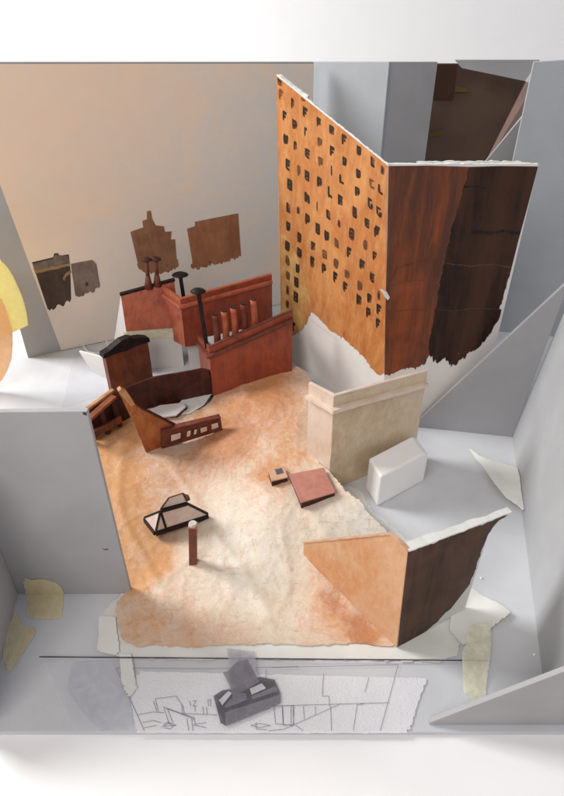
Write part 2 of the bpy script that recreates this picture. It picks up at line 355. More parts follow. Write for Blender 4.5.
# ------------------------------------------------------------------ the setting: table, room wall, base board
def flat(name, x0, x1, y0, y1, z0, z1, mat, bevel=0.0):
    bm = slab([(x0, y0, z1), (x1, y0, z1), (x1, y1, z1), (x0, y1, z1)], Vector((0, 0, z0-z1)))
    return obj(name, bm, mat, None, bevel)
FRONT = onz(282, 732).y
o = flat('table_top', -160, 160, -60, 175, -3.5, -0.5, M_table); o['kind'] = 'structure'
o = flat('room_wall', -260, 260, 176, 180, -80, 190, M_roomwall); o['kind'] = 'structure'
o = flat('base_board', -62, 62, FRONT, 118, -0.49, 0, M_base, 0.06); o['kind'] = 'structure'

# ------------------------------------------------------------------ backdrop with washed sky sheet and painted silhouettes
bl, br_ = onz(28, 358), onz(282, 304)
d = (br_-bl).normalized(); BR = br_+d*5.0
ztop = lambda p: zat(p, 62)
bp, bn = vplane(bl, br_)
back = thing('backdrop', 'large painted sky backdrop standing behind the red roofs, washed peach and grey', 'backdrop', (bl+BR)/2)
bm = wall(bl, BR, 0, ztop(bl), ztop(BR), 0.5)
obj('board', bm, M_grey, back, 0.05)
def sky_mat():
    m, nt, n, l, bs = newmat('washed_sky'); tc = n.new('ShaderNodeTexCoord').outputs['Object']
    sx = n.new('ShaderNodeSeparateXYZ'); l.new(tc, sx.inputs[0])
    n1 = nz(nt, tc, 0.09, 7, 0.65, 1.2, off=2); n2 = nz(nt, tc, 0.35, 9, 0.75, 1.0, off=8)
    # pigment fades from the upper left to bare grey-white paper lower right
    a = n.new('ShaderNodeMath'); a.operation = 'MULTIPLY_ADD'; l.new(sx.outputs[0], a.inputs[0]); a.inputs[1].default_value = -2.6; a.inputs[2].default_value = -0.05
    b = n.new('ShaderNodeMath'); b.operation = 'MULTIPLY_ADD'; l.new(sx.outputs[2], b.inputs[0]); b.inputs[1].default_value = 2.6; l.new(a.outputs[0], b.inputs[2])
    c_ = n.new('ShaderNodeMath'); c_.operation = 'MULTIPLY_ADD'; l.new(n1, c_.inputs[0]); c_.inputs[1].default_value = 0.9; l.new(b.outputs[0], c_.inputs[2])
    c = mx(nt, mr(nt, c_.outputs[0], 0.55, 1.75), (0.74, 0.69, 0.64), (0.88, 0.67, 0.51))
    c = mx(nt, mr(nt, n2, 0.42, 0.66, 0, 0.6), c, (0.84, 0.71, 0.59))
    c = mx(nt, mr(nt, n1, 0.47, 0.64, 0, 0.55), c, (0.90, 0.69, 0.52))
    l.new(c, bs.inputs['Base Color']); bs.inputs['Roughness'].default_value = 0.8
    bumpit(nt, bs, nz(nt, tc, 1.2, 8, 0.7), 0.2, 0.0004); return m
SKYP = [onplane(*q, bp, bn) for q in ((61, 350), (0, 185), (-40, 62), (300, 62), (300, 300.5))]
SKYP[2] = Vector((bl.x, bl.y, 0)).lerp(Vector((SKYP[1].x, SKYP[1].y, 0)), -0.0); SKYP[2].z = ztop(bl)-0.2
SKYP[0].z = max(0.1, SKYP[0].z)
SKYP[3] = Vector((BR.x, BR.y, ztop(BR)-0.2)); SKYP[4] = Vector((BR.x, BR.y, 0.1))
sk0 = sk = obj('sky_sheet', flat_poly(SKYP, bn, 0.09, keep=(0, 1, 2, 3, 4), th=0.05), sky_mat(), back)
def silhouette(pts, mat, ragged, seed, off=0.11, name='painted_silhouette', amp=0.22):
    P = [onplane(*q, bp, bn) for q in pts]
    keep = [i for i in range(len(P)) if i not in ragged]
    return obj(name, flat_poly(P, bn, off, keep, 0.3, amp, seed=seed), mat, back)
s1 = silhouette([(31.7, 262), (53, 257), (54, 253), (58, 253), (59, 255.6), (68.6, 254), (70, 268), (71, 299), (66, 301), (63, 301), (62, 304), (57, 304), (55, 309), (47.5, 309)], M_silh1, (7, 8, 9, 10, 11, 12), 1)
s1b = silhouette([(32.5, 263.5), (53, 258.5), (55, 254.5), (68, 255.5), (69, 262), (34, 270)], M_silh2, (), 9, 0.13)
s1c = silhouette([(34, 270), (69, 262.5), (69.6, 265.5), (35, 273.4)], M_ochreline, (0, 2), 10, 0.15, 'ochre_stripe', 0.08)
s1d = silhouette([(70.8, 269.5), (65, 273), (62.5, 278), (64, 281), (65.5, 276.5), (71, 272.5)], M_ochreline, (0, 3), 11, 0.15, 'ochre_stripe', 0.06)
s2 = silhouette([(70.5, 263.5), (92, 259.6), (96, 263.5), (99.7, 286), (95, 288), (90, 290), (88, 293), (82, 293), (80, 297), (75, 295)], M_silh2, (3, 4, 5, 6, 7, 8), 2, 0.16)
s2b = silhouette([(85, 282), (87.5, 281.5), (88, 285), (85.5, 286)], M_silh1, (0, 1), 12, 0.18, 'dark_blot', 0.05)
s3 = silhouette([(130, 231.6), (143, 227), (142, 220.6), (146.6, 219), (146.6, 211), (150.8, 210.4), (152, 218), (155.4, 225), (163.7, 226), (165, 231.6), (171.5, 231), (170.6, 239), (175, 239), (177, 265), (174, 268), (172, 264), (168, 272), (164, 268), (158, 275), (152, 270), (147, 274), (142, 268), (138.5, 267)], M_silh3, (13, 14, 15, 16, 17, 18, 19, 20), 3)
s4 = silhouette([(186.7, 228.4), (194.6, 226), (194.6, 221.5), (238, 213), (241, 256), (236, 254), (233, 259), (228, 257), (226, 262), (220, 260), (217, 265), (210, 262), (207, 268), (202, 265), (198, 271), (192.7, 265)], M_silh4, (4, 5, 6, 7, 8, 9, 10, 11, 12, 13, 14), 4)

# yellow and peach cut paper at the left edge, standing on the board
pc = onz(0, 392); pv, pn = Vector((0, pc.y, 0)), Vector((0, -1, 0))
def cutout(name, pts, y, mat, th=0.12, ragged=()):
    P = [onplane(px, py, Vector((0, y, 0)), pn) for px, py in pts]
    for p in P:
        if p.z < 0: p.z = 0
    return obj(name, slab(P, Vector((0, th, 0))), mat)
o = cutout('yellow_paper', [(-30, 255), (-12, 256), (0, 261), (4, 264), (8, 269), (13, 277), (17, 286), (21, 295), (24, 304), (26.5, 315), (27.7, 325.5), (20, 329), (12, 332.5), (-5, 340), (-20, 405), (-60, 405), (-60, 262)], pc.y+0.4, M_yel)
tag(o, 'pale yellow round-edged paper cut-out at the left edge behind the peach one', 'paper cut-out')
o = cutout('peach_paper', [(-30, 292), (-12, 293), (0, 299), (4, 307), (8, 318), (12, 333), (12.3, 345), (11, 360), (7, 371), (2.6, 379), (-6, 389), (-25, 405), (-50, 405), (-55, 300)], pc.y, M_peach)
tag(o, 'peach rounded paper cut-out in front of the yellow one at the left edge', 'paper cut-out')

# ------------------------------------------------------------------ grey boards of the enclosure
def panel(name, label, a, b, ya, yb, mat, th=0.5, cat='board', z0=0.0, edge=True, w=0.0):
    bm = wall(a, b, z0, zat(a, ya) if ya is not None else 41, zat(b, yb) if yb is not None else 41, th)
    o = obj(name, bm, mat, None, 0.05)
    tag(o, label, cat); return o
p1 = onz(297, 300); p2 = Vector((16.5, 103, 0)); 
def xat(px, py, Y):     # X of a point at forward distance Y seen at px,py
    return onplane(px, py, Vector((0, Y, 0)), Vector((0, -1, 0)))
# pale upright board behind the tower, then a darker one
A = xat(302, 66, 104); B = xat(389, 66, 98); Cc = xat(433, 66, 106)
panel('pale_board', 'pale blue-grey board upright behind the top left edge of the orange tower', (A.x-0.0, 106, 0), (B.x, 98, 0), 62, 62, M_grey2)
panel('shaded_board', 'narrow shaded grey board between the pale board and the brown cardboard', (B.x+0.1, 98.6, 0), (Cc.x, 103, 0), 62, 62, M_grey)
# brown cardboard box behind
box = thing('cardboard_box', 'dark brown cardboard panel with yellow tape showing above the dark tower wall', 'cardboard box', (40, 118, 0))
Y1 = 117.0
obj('back_flap', slab([(17, Y1, 0), (60, Y1, 0), (60, Y1, 35.6), (17, Y1, 35.6)], Vector((0, 0.4, 0))), M_brownbox, box, 0.05)
q = [xat(*t, Y1-0.05) for t in ((432, 62), (457, 62), (452, 100), (432, 99))]
for k in (0, 1): q[k].z = min(q[k].z, 35.5)
obj('dark_flap', slab(q, Vector((0, -0.3, 0))), M_darkbox, box)
for pts in (((456, 86), (470, 89), (471, 92), (455, 92)), ((428, 133), (444, 130), (444, 135), (428, 137))):
    obj('tape', slab([xat(*t, Y1-0.4) for t in pts], Vector((0, -0.03, 0))), plain('old_tape', (0.12, 0.08, 0.025)), box)
a = xat(530, 75, 114); b = xat(485, 162, 114)
obj('side_flap', slab([a, xat(540, 75, 112), xat(510, 190, 112), xat(478, 178, 114)], Vector((0, 0.3, 0))), M_brownlight, box)
obj('grey_lid', slab([xat(455, 60, 113), xat(540, 60, 110), xat(532, 84, 110), xat(525, 81, 111), xat(462, 68, 113)], Vector((0, 0.4, 0))), M_grey, box)
o = obj('brace', slab([xat(*t, 97) for t in ((527, 111), (487, 160), (470, 182), (440, 330), (470, 345), (512, 185))], Vector((0, 0.4, 0))), M_grey, None, 0.04)
for v in o.data.vertices: pass
tag(o, 'small grey triangular brace peeking over the dark tower wall by the right board', 'brace')
# right back board
a = xat(533, 66, 92); b = Vector((64, 86, 0))
panel('tall_board', 'tall pale board at the upper right behind the dark tower wall', (a.x, 92, 0), (b.x, b.y, 0), 62, 45, M_grey2)
# long triangular brace on the right
t0, t1 = onz(416, 427), onz(512, 437)
tp, tn = vplane(t0, t1)
tri = [t0, t1, onplane(569, 281, tp, tn), onplane(490, 354, tp, tn)]
ext = t0+(t0-t1).normalized()*3
tri = [ext, t1, onplane(571, 279, tp, tn), onplane(418, 421, tp, tn)]
tri[0].z = 0
o = obj('brace', slab(tri, -tn*0.5), card('brace_board', (0.36, 0.365, 0.385), 0.05, off=71), None, 0.04)
tag(o, 'large triangular grey brace board between the tower and the right wall', 'brace')
# right wall board
r0, r1 = onz(512.6, 437), onz(541, 662)
rd = (r1-r0).normalized(); rend = r0+rd*((FRONT+1.5-r0.y)/rd.y)
nR = Vector((rd.y, -rd.x, 0))
if nR.x < 0: nR = -nR
o = obj('side_board', slab([r0+nR*0.0, rend, rend+Vector((3.5, 0, 27)), r0+Vector((2.5, 0, 27))], nR*0.5), M_wallb, None, 0.05)
tag(o, 'big pale grey board forming the right wall beside the dark brown wall', 'board')
# front right low wedge board
w0 = Vector((xat(428, 729, FRONT+0.6).x, FRONT+0.6, 0)); P = xat(566, 671, FRONT+0.6)
o = obj('front_board', slab([(w0.x, w0.y, 0.0), (rend.x+4, w0.y, 0.0), (rend.x+4, w0.y, P.z+(rend.x+4-P.x)*0.36), (P.x, w0.y, P.z), (w0.x, w0.y, 0.35)], Vector((0, 0.45, 0))), M_grey, None, 0.04)
tag(o, 'low wedge-shaped grey board across the front right corner', 'board')
# left big panel and its side panel
YL = onz(130, 594).y; xl0 = onz(18, 594).x; xl1 = onz(131, 594).x
zl = zat((0, YL), 411.5)
pan = thing('foam_board', 'large grey foam board panel upright at left, its right edge against the painted ground', 'board', (xl0, YL, 0))
obj('face', slab([(xl0-12, YL, 0), (xl1, YL, 0), (xl1-0.15, YL, zl), (xl0-12, YL, zl-0.3)], Vector((0, 0.5, 0))), M_grey, pan, 0.05)
obj('corner_mark', slab([(xl1-0.5, YL-0.01, zl-0.30), (xl1-0.25, YL-0.01, zl-0.4), (xl1-0.2, YL-0.01, zl-0.1), (xl1-0.5, YL-0.01, zl-0.05)], Vector((0, -0.02, 0))), M_ink, pan)
obj('scuff', slab([xat(*t, YL-0.01) for t in ((102, 548.6), (105, 549.2), (108.5, 548.6), (108, 549.8), (104.5, 550.2))], Vector((0, -0.01, 0))), M_pencil, pan)
s0 = Vector((xl0, YL-0.05, 0)); s1_ = onz(3, 652); s1_ = s0+(s1_-s0)*1.0
o = obj('side_board', slab([s0, s0+(s1_-s0)*2.2, s0+(s1_-s0)*2.2+Vector((0, 0, 4.5)), s0+Vector((0, 0, zl))], Vector((-0.5, 0.1, 0))), card('side_board', (0.44, 0.435, 0.44), 0.05, off=75), None, 0.05)
tag(o, 'grey side panel at the left edge meeting the large panel in a taped corner', 'board')
# masking tape over that corner
def draped(name, pts, zf, mat, label, cat='tape', th=0.015, res=0.2, seed=0, amp=0.055, parent=None):
    P = rag([Vector((p[0], p[1], 0)) for p in pts], 0.4, amp, seed=seed)
    bm = terrain([(p.x, p.y) for p in P], zf, res, th)
    o = obj(name, bm, mat, parent, smooth=True)
    if parent is None: tag(o, label, cat)
    return o
bend = thing('masking_tape', 'piece of masking tape bent from the floor up the base of the large grey panel', 'tape', onz(42, 600))
fl = [onz(26, 594.5), onz(64, 594.5), onz(62, 618), onz(48, 620), onz(27, 617)]
draped('floor_flap', fl, lambda x, y: 0.06+0.05*N(x, y), M_tape, '', seed=3, parent=bend)
wl = [xat(*t, YL-0.05) for t in ((22, 577), (32, 580), (45, 579), (60, 584), (64, 594.8), (26, 594.8))]
for p in wl: p.z = max(p.z, 0.03)
obj('wall_flap', flat_poly(wl, Vector((0, -1, 0)), 0.03, (4,), 0.3, 0.12, th=0.03, seed=5), M_tape, bend)
tl = [onz(16, 612), onz(21, 626), onz(34, 628), onz(36, 634), onz(22, 655), onz(9, 674), onz(3, 662), onz(4, 640)]
draped('masking_tape', tl, lambda x, y: 0.12+0.5*sm(-26, -29.5, x)+0.06*N(x*2, y), M_tape, 'curled piece of masking tape on the floor beside the left side panel', seed=8)

# small translucent card pieces behind the dark gabled block
def small(name, pts, z, mat, label, cat, th=0.06, seed=0, zf=None, amp=0.05):
    return draped(name, [onz(*p, z) for p in pts], zf or (lambda x, y: z+0.04*N(x*.6, y*.6)), mat, label, cat, th, 0.25, seed, amp)
small('tracing_scrap', ((74, 352), (84, 345), (98, 341), (112, 347), (118, 386), (100, 396), (62, 408), (66, 385)), 0.1, M_trace, 'translucent tracing paper scrap on the floor behind the large grey panel', 'paper', 0.03, 4)
a_, b_ = onz(92, 372), onz(122, 386)
o = obj('card_support', slab([a_, b_, b_+Vector((0, 0, 4.3)), a_+Vector((-1.5, 0.5, 3.4))], Vector((0.15, 0.3, 0))), M_white, None, 0.03)
tag(o, 'small white card support leaning behind the dark gabled block', 'card')
def strip(pts, w, h):
    bm = bmesh.new()
    for i in range(len(pts)-1):
        b2 = bar(pts[i], pts[i+1], w, h); me = bpy.data.meshes.new('t'); b2.to_mesh(me); b2.free(); bm.from_mesh(me); bpy.data.meshes.remove(me)
    return bm
# curled strip of white paper
st = [onz(83, 346, 0.5)+Vector((0, 0, 0)), onz(88, 352, 0.9), onz(95, 354, 1.2), onz(104, 352.5, 1.0), onz(108, 347, 0.9), onz(106, 341, 1.4)]
o = obj('paper_strip', strip(st, 0.12, 0.35), M_paper); tag(o, 'thin curled white paper strip at the foot of the sky backdrop', 'paper')

# ------------------------------------------------------------------ torn paper underlay and painted ground
und = [(132, 585), (118, 596), (104, 612), (99, 616), (100, 630), (97, 650), (112, 652), (114, 657), (170, 658), (240, 659), (330, 659), (400, 661), (455, 662), (462, 640), (488, 628), (512, 614), (499, 604), (472, 590), (462, 585), (440, 560), (415, 545), (395, 528), (368, 507), (362, 490), (345, 485), (330, 500), (300, 560), (200, 600)]
draped('torn_paper', [onz(*p, 0.1) for p in und], lambda x, y: 0.10+0.06*abs(N(x*.5, y*.5, 4))+0.9*sm(17, 21, x)*sm(38, 41, y)*0.4+0.25*sm(33, 31, y), M_paper, 'sheet of torn white paper under the front of the painted ground', 'paper', 0.05, 0.3, 6, 0.16)
gout = [(80, 440), (84, 420), (90, 412), (112, 405), (148, 405), (165, 405), (178, 408), (186, 412), (200, 409), (212, 400), (216, 392), (250, 378), (293, 364), (311, 374), (310, 400), (309, 449), (318, 461), (330, 471), (340, 484), (352, 494), (362, 505), (374, 518), (388, 531), (400, 545), (409, 556), (402, 600), (399, 645), (380, 646), (358, 642), (320, 646), (270, 643), (225, 645), (180, 647), (150, 644), (140, 648), (122, 641), (118, 625), (114, 604), (124, 594), (133, 583), (121, 568), (100, 500)]
GP = [ong(*p) for p in gout]
Gp2 = [(p.x, p.y) for p in rag([Vector((p.x, p.y, 0)) for p in GP], 0.5, 0.16, seed=2)]
# pigment patches: px, py, radius px, (orange, rust, white)
PIG = [(108, 460, 42, .95, .25, 0), (120, 520, 45, .85, .1, 0), (150, 560, 30, .5, 0, 0), (105, 430, 30, 1.0, .3, 0), (128, 575, 20, .9, .1, 0),
       (235, 400, 40, .35, .55, 0), (270, 385, 35, .45, .4, 0), (190, 465, 45, .25, .6, 0), (240, 445, 40, .25, .85, 0), (285, 405, 30, .2, .6, 0), (335, 600, 18, .2, .5, 0), (360, 630, 16, .2, .6, 0), (290, 430, 30, .35, .3, 0), (215, 425, 30, .3, .3, 0),
       (230, 500, 40, -.05, 0, .25), (200, 520, 30, .1, 0, .2), (300, 540, 45, 0, 0, .3), (260, 590, 60, -.1, 0, .55), (350, 520, 30, 0, 0, .7), (375, 530, 22, -.2, 0, .9), (230, 545, 30, 0, 0, .45),
       (140, 625, 28, .5, .35, 0), (190, 635, 30, .4, .25, 0), (340, 625, 32, .35, .5, 0), (320, 590, 28, .25, .35, 0), (370, 640, 22, .4, .7, 0), (300, 455, 26, .25, .2, 0), (265, 470, 18, .3, .3, 0), (320, 500, 20, .2, 0, .3),
       (160, 440, 22, .1, 0, .5), (240, 635, 30, .3, .15, .1), (135, 540, 40, .45, .0, 0), (275, 480, 25, .3, .35, 0)]
PG = []
for px, py, r, a, b, c in PIG:
    p = ong(px, py); q = ong(px+r, py); PG.append((p.x, p.y, (q-p).length, a, b, c))
def washf(x, y):
    o_, r_, w_ = 0.34, 0.0, 0.0
    for X, Y, R, a, b, c in PG:
        g = math.exp(-((x-X)**2+((y-Y)/1.25)**2)/(R*R*0.75)); o_ += a*g; r_ += b*g; w_ += c*g
    o_ -= 0.3*w_; w_ *= 0.8
    return (max(0, min(1, o_)), max(0, min(1, r_)), max(0, min(1, w_)), 1)
g = thing('painted_ground', 'crumpled paper ground washed with cream and orange paint under the small roof pieces', 'model ground', (0, 50, 0))
del g['label'], g['category']; C.objects.unlink(g); bpy.data.objects.remove(g)
gr = obj('painted_ground', terrain(Gp2, gz, 0.22, -1, washf), M_ground, None, smooth=True); gr['kind'] = 'structure'

# ------------------------------------------------------------------ tall orange tower: two hinged boards
ta, tb, tcn = onz(281, 353), onz(383.5, 425), None
YR = tb.y-0.3; XR = xat(538.5, 165, YR).x; tcn = Vector((XR, YR, 0))
lp, ln = vplane(ta, tb)
Tt = onplane(387.9, 165.3, lp, ln); TL = onplane(276.3, 75.2, lp, ln); TA = onplane(281, 353, lp, ln)
rp = tb; rn = (tcn-tb).cross(Tt-tb).normalized(); rn = rn if rn.y < 0 else -rn
TR = onplane(538.6, 165.2, rp, rn); TRb = tcn
tw = thing('tower', 'tall orange and dark brown tower of two boards, left face covered in windows', 'model building', tb)
obj('left_board', slab([TA, tb, Tt, TL], -ln*0.22), M_white, tw, 0.04)
obj('right_board', slab([tb, tcn, TR, Tt], -rn*0.5), M_white, tw, 0.04)
LP = [onplane(*t, lp, ln) for t in ((276.4, 75.6), (300, 94.8), (330, 118.9), (360, 143), (387.8, 165.6), (387, 215), (386.2, 280), (385, 345), (384.4, 373), (379, 376), (372, 368), (365, 358), (357, 350), (347, 341), (338, 334), (331, 331.5), (325, 324), (318, 317), (311, 311), (307, 317), (304, 327), (297, 333), (290, 336), (281.3, 326))]
lpaint = obj('orange_face', flat_poly(LP, ln, 0.04, (0, 1, 2, 3, 4, 5, 6, 7, 22, 23), 0.4, 0.12, th=0.03, seed=11), M_tower, tw)
OP = [onplane(*t, lp, ln) for t in ((280.7, 232), (290, 240), (300, 262), (306, 285), (311, 300), (311, 311.5), (307, 317.5), (304, 327.5), (297, 333.5), (290, 336), (281.5, 326))]
obj('ochre_patch', flat_poly(OP, ln, 0.05, (9, 10), 0.35, 0.25, seed=12), M_ochre, lpaint)
RP = [onplane(*t, rp, rn) for t in ((388.6, 166), (430, 165.5), (473, 167), (463, 205), (451, 246), (441, 300), (431, 348), (426.5, 361), (418, 367), (404, 368), (394, 373), (384.6, 375), (385.5, 320), (387, 250))]
rpaint = obj('rust_face', flat_poly(RP, rn, 0.04, (0, 1, 11, 12, 13), 0.5, 0.09, th=0.03, seed=13), M_rust, tw)
# brown vertical strokes over the rust, with a red margin left along the dark part
SP_ = [onplane(*t, rp, rn) for t in ((400, 172), (446, 170), (438, 215), (428, 262), (418, 310), (411, 352), (396, 356), (392, 300), (394, 240))]
M_stroke = paint('brown_stroke', (0.13, 0.055, 0.033), (0.085, 0.035, 0.022), (0.20, 0.10, 0.06), 0.1, 0.4, 0.5, 0.5, 81, wear=0.45, dirt=(0.04, 0.018, 0.012))
DP = [onplane(*t, rp, rn) for t in ((469, 167), (500, 166), (538, 166.5), (528, 205), (518.5, 240), (510.5, 272), (502, 300), (497.5, 318), (490, 326), (487, 335), (480.5, 335), (478, 344), (470, 343), (465, 355), (460, 350), (453, 364), (449, 357), (445, 352), (438, 360), (433, 352), (427.5, 350), (437, 300), (447, 246), (459, 205))]
dpaint = obj('dark_face', flat_poly(DP, rn, 0.055, (0, 1, 2, 3, 4), 0.4, 0.12, th=0.04, seed=15), M_dark, tw)
def fringe(pts, p0, n, mat, parent, off, count, lmin, lmax, w, seed):
    rnd = random.Random(seed); bm = bmesh.new(); P = [onplane(*t, p0, n) for t in pts]
    down = Vector((0, 0, -1)); down = (down-n*down.dot(n)).normalized(); sd = down.cross(n).normalized()
    for _ in range(count):
        u = rnd.random()*(len(P)-1); i = int(u); k0_ = rnd.uniform(0.3, 1.3); p = P[i].lerp(P[i+1], u-i)-down*k0_; L = rnd.uniform(lmin, lmax)*0.8+k0_*0.75; k = w*rnd.uniform(0.4, 1)
        ring = []
        for a, b in ((-.5, 0), (.5, 0), (.55, .5), (.3, .85), (0.05, 1.0), (-.3, .8), (-.5, .45)):
            q = p+sd*(a*k+0.04*N(p.x*3, b*2))+down*b*L; q = q-n*((q-p0).dot(n))+n*(off+0.0004*_)
            ring.append(bm.verts.new(q))
        bm.faces.new(ring)
    return obj('bristle_marks', bm, mat, parent)
fringe(((497.5, 318), (487, 335), (478, 343), (465, 354), (453, 363), (445, 353), (438, 359), (428, 350)), rp, rn, M_dark, dpaint, 0.045, 110, 0.3, 1.3, 0.6, 3)
fringe(((425.5, 361), (418, 366), (404, 367), (394, 372), (386, 374)), rp, rn, M_rust, rpaint, 0.03, 26, 0.3, 0.8, 0.4, 4)
fringe(((295, 332), (304, 326), (311, 311)), lp, ln, M_ochre, lpaint, 0.03, 24, 0.3, 1.2, 0.35, 5)
fringe(((318, 317), (331, 331), (347, 341), (357, 350), (372, 368)), lp, ln, M_tower, lpaint, 0.03, 30, 0.15, 0.5, 0.35, 6)
for pts, m_, c_ in ((((177, 265), (168, 270), (158, 272), (147, 271), (138.5, 267)), M_silh3, 44), (((241, 256), (226, 260), (207, 265), (193, 266)), M_silh4, 34), (((70, 300), (57, 305), (48, 309)), M_silh1, 16), (((99, 286), (88, 292), (76, 295)), M_silh2, 16)):
    fringe(pts, bp, bn, m_, sk0, 0.102, c_, 0.2, 0.8, 0.8, c_)
# creases and cracked seams in the paint
def crack(pts, w, mat, parent, n, p0, off, seed=0):
    rnd = random.Random(seed); P = [onplane(*t, p0, n) for t in pts]; P = rag(P, 0.35, 0.07, False, seed=seed)+[P[-1]]
    bm = bmesh.new(); L = []
    for i, p in enumerate(P):
        dd = (P[min(i+1, len(P)-1)]-P[max(0, i-1)]).normalized(); s = dd.cross(n).normalized(); k = w*rnd.uniform(0.3, 1)
        p = p-n*((p-p0).dot(n))+n*off
        L.append((bm.verts.new(p+s*k/2), bm.verts.new(p-s*k/2)))
    for i in range(len(L)-1):
        try: bm.faces.new([L[i][0], L[i+1][0], L[i+1][1], L[i][1]])
        except ValueError: pass
    return obj('crease', bm, mat, parent)
for k, (pts, m_, par, w_) in enumerate((
    (((388, 290), (396, 268), (410, 264), (426, 260), (438, 263)), M_stroke, rpaint, .14), (((386, 288), (400, 283), (415, 280), (424, 281)), M_stroke, rpaint, .10),
    (((389, 311), (405, 310), (425, 309), (434, 309)), M_stroke, rpaint, .12), (((446, 263), (470, 266), (495, 264), (511, 267)), M_stroke, dpaint, .12),
    (((437, 309), (452, 311), (476, 308), (498, 309)), M_stroke, dpaint, .10), (((472, 231), (490, 233), (505, 231), (520, 233)), M_black, dpaint, .5), (((464, 187), (475, 186), (486, 188)), M_black, dpaint, .25))):
    crack(pts, w_, m_, par, rn, rp, 0.075, seed=k)
crack(((284, 232), (300, 240), (330, 255), (360, 268), (383, 277)), 0.06, M_ochre, lpaint, ln, lp, 0.075, 31)
crack(((282, 290), (290, 302), (302, 313), (318, 325), (338, 340)), 0.05, M_ochre, lpaint, ln, lp, 0.06, 32)
# torn white edge along the tops and the crumpled nick on the corner
def top_edge(a, b, n, base_in, base_out, seed, parent, hmax=0.35):
    rnd = random.Random(seed); bm = bmesh.new(); k = int((b-a).length/0.35); R = []
    for i in range(k+1):
        p = a.lerp(b, i/k); h = hmax*(0.35+0.65*abs(N(i*0.23, seed)))+rnd.uniform(0, 0.05)
        R.append([bm.verts.new(p-n*base_out+Vector((0, 0, 0.02))), bm.verts.new(p-n*(base_out+0.02)+Vector((0, 0, h))), bm.verts.new(p-n*(base_in)+Vector((0, 0, h*0.8+rnd.uniform(-.05, .05)))), bm.verts.new(p-n*base_in+Vector((0, 0, -0.1)))])
    for i in range(k):
        for j in range(3): bm.faces.new([R[i][j], R[i+1][j], R[i+1][j+1], R[i][j+1]])
    bmesh.ops.recalc_face_normals(bm, faces=bm.faces)
    return obj('torn_edge', bm, M_paper, parent)
top_edge(TL, Tt, ln, 0.2, 0.05, 5, tw, 0.14)
top_edge(TL-Vector((0, 0, .1)), TL.lerp(Tt, 0.28)-Vector((0, 0, .1)), ln, 0.75, 0.4, 8, tw, 0.35)
top_edge(Tt, TR, rn, 0.8, 0.12, 6, tw, 0.2)
top_edge(Tt.lerp(TR, .2)+Vector((0, 0, .05)), Tt.lerp(TR, .9)+Vector((0, 0, .05)), rn, 1.2, 0.8, 9, tw, 0.4)
nk = [onplane(*t, rp, rn)+rn*0.1 for t in ((380, 288.5), (386.5, 291), (389.5, 296), (387.5, 299), (384, 295))]
obj('paper_nick', warp(slab(nk, rn*0.25), 1, 0.12, 1.3), M_paper, tw)
# the painted windows: px, py, shape, brown?
c1 = [(65, 118, 'F'), (80, 205, 'F'), (85, 300, 'N'), (93, 400, 'E'), (100, 480, 'B'), (95, 575, 'L'), (95, 650, 'U'), (60, 68, 'T'), (115, 101, 'T'), (155, 134, 'T'),
      (112, 155, 'i'), (120, 240, 'P'), (123, 325, 'i'), (137, 425, 'I'), (135, 588, 's'), (163, 190, 'F'), (165, 268, 'i'), (172, 355, 'E'), (170, 445, 'B'), (170, 535, 'H'), (172, 622, 'P'),
      (218, 230, 'F'), (222, 312, 'F'), (225, 390, 'F'), (220, 472, 'P'), (212, 570, 'I'), (213, 658, 'B'), (270, 262, 'F'), (272, 348, 'F'), (270, 425, 'I'), (263, 512, 'L'), (257, 602, 'L'),
      (320, 300, 'F'), (322, 388, 'U'), (310, 460, 'L'), (305, 545, 'F'), (300, 640, 's'), (380, 345, 'U'), (378, 438, 'U'), (373, 510, 'P'), (362, 592, 'B'), (350, 676, 'B'),
      (435, 390, 'L'), (432, 477, 'C'), (425, 557, 'G'), (413, 636, 'E'), (475, 423, 's'), (467, 502, 'L'), (460, 590, 'G'), (455, 668, 'F')]
c2 = [(140, 90, 'U'), (250, 85, 'N'), (92, 125, 'U'), (92, 185, 'b'), (93, 245, 'b'), (92, 302, 's'), (92, 360, 's'), (118, 450, 'i'), (140, 152, 'U'), (133, 217, 'N'), (127, 269, 'B'), (125, 328, 'B'),
      (195, 125, 'F'), (192, 188, 'F'), (242, 160, 'b'), (238, 215, 'P'), (290, 112, 'L'), (287, 195, 'b'), (285, 250, 'F'), (348, 80, 'B'), (340, 150, 'F'), (332, 240, 'N'), (325, 290, 'F'),
      (405, 122, 'b'), (393, 200, 'F'), (383, 287, 'N'), (380, 342, 'F'), (450, 70, 'F'), (443, 165, 'F'), (433, 250, 'E'), (422, 335, 'F'), (417, 393, 'P'), (460, 325, 's'), (460, 380, 'F'), (457, 437, 'F')]
wins = [(265+x/4.03, 65+y/4.03, s) for x, y, s in c1]+[(265+x/4.03, 215+y/4.03, s) for x, y, s in c2]
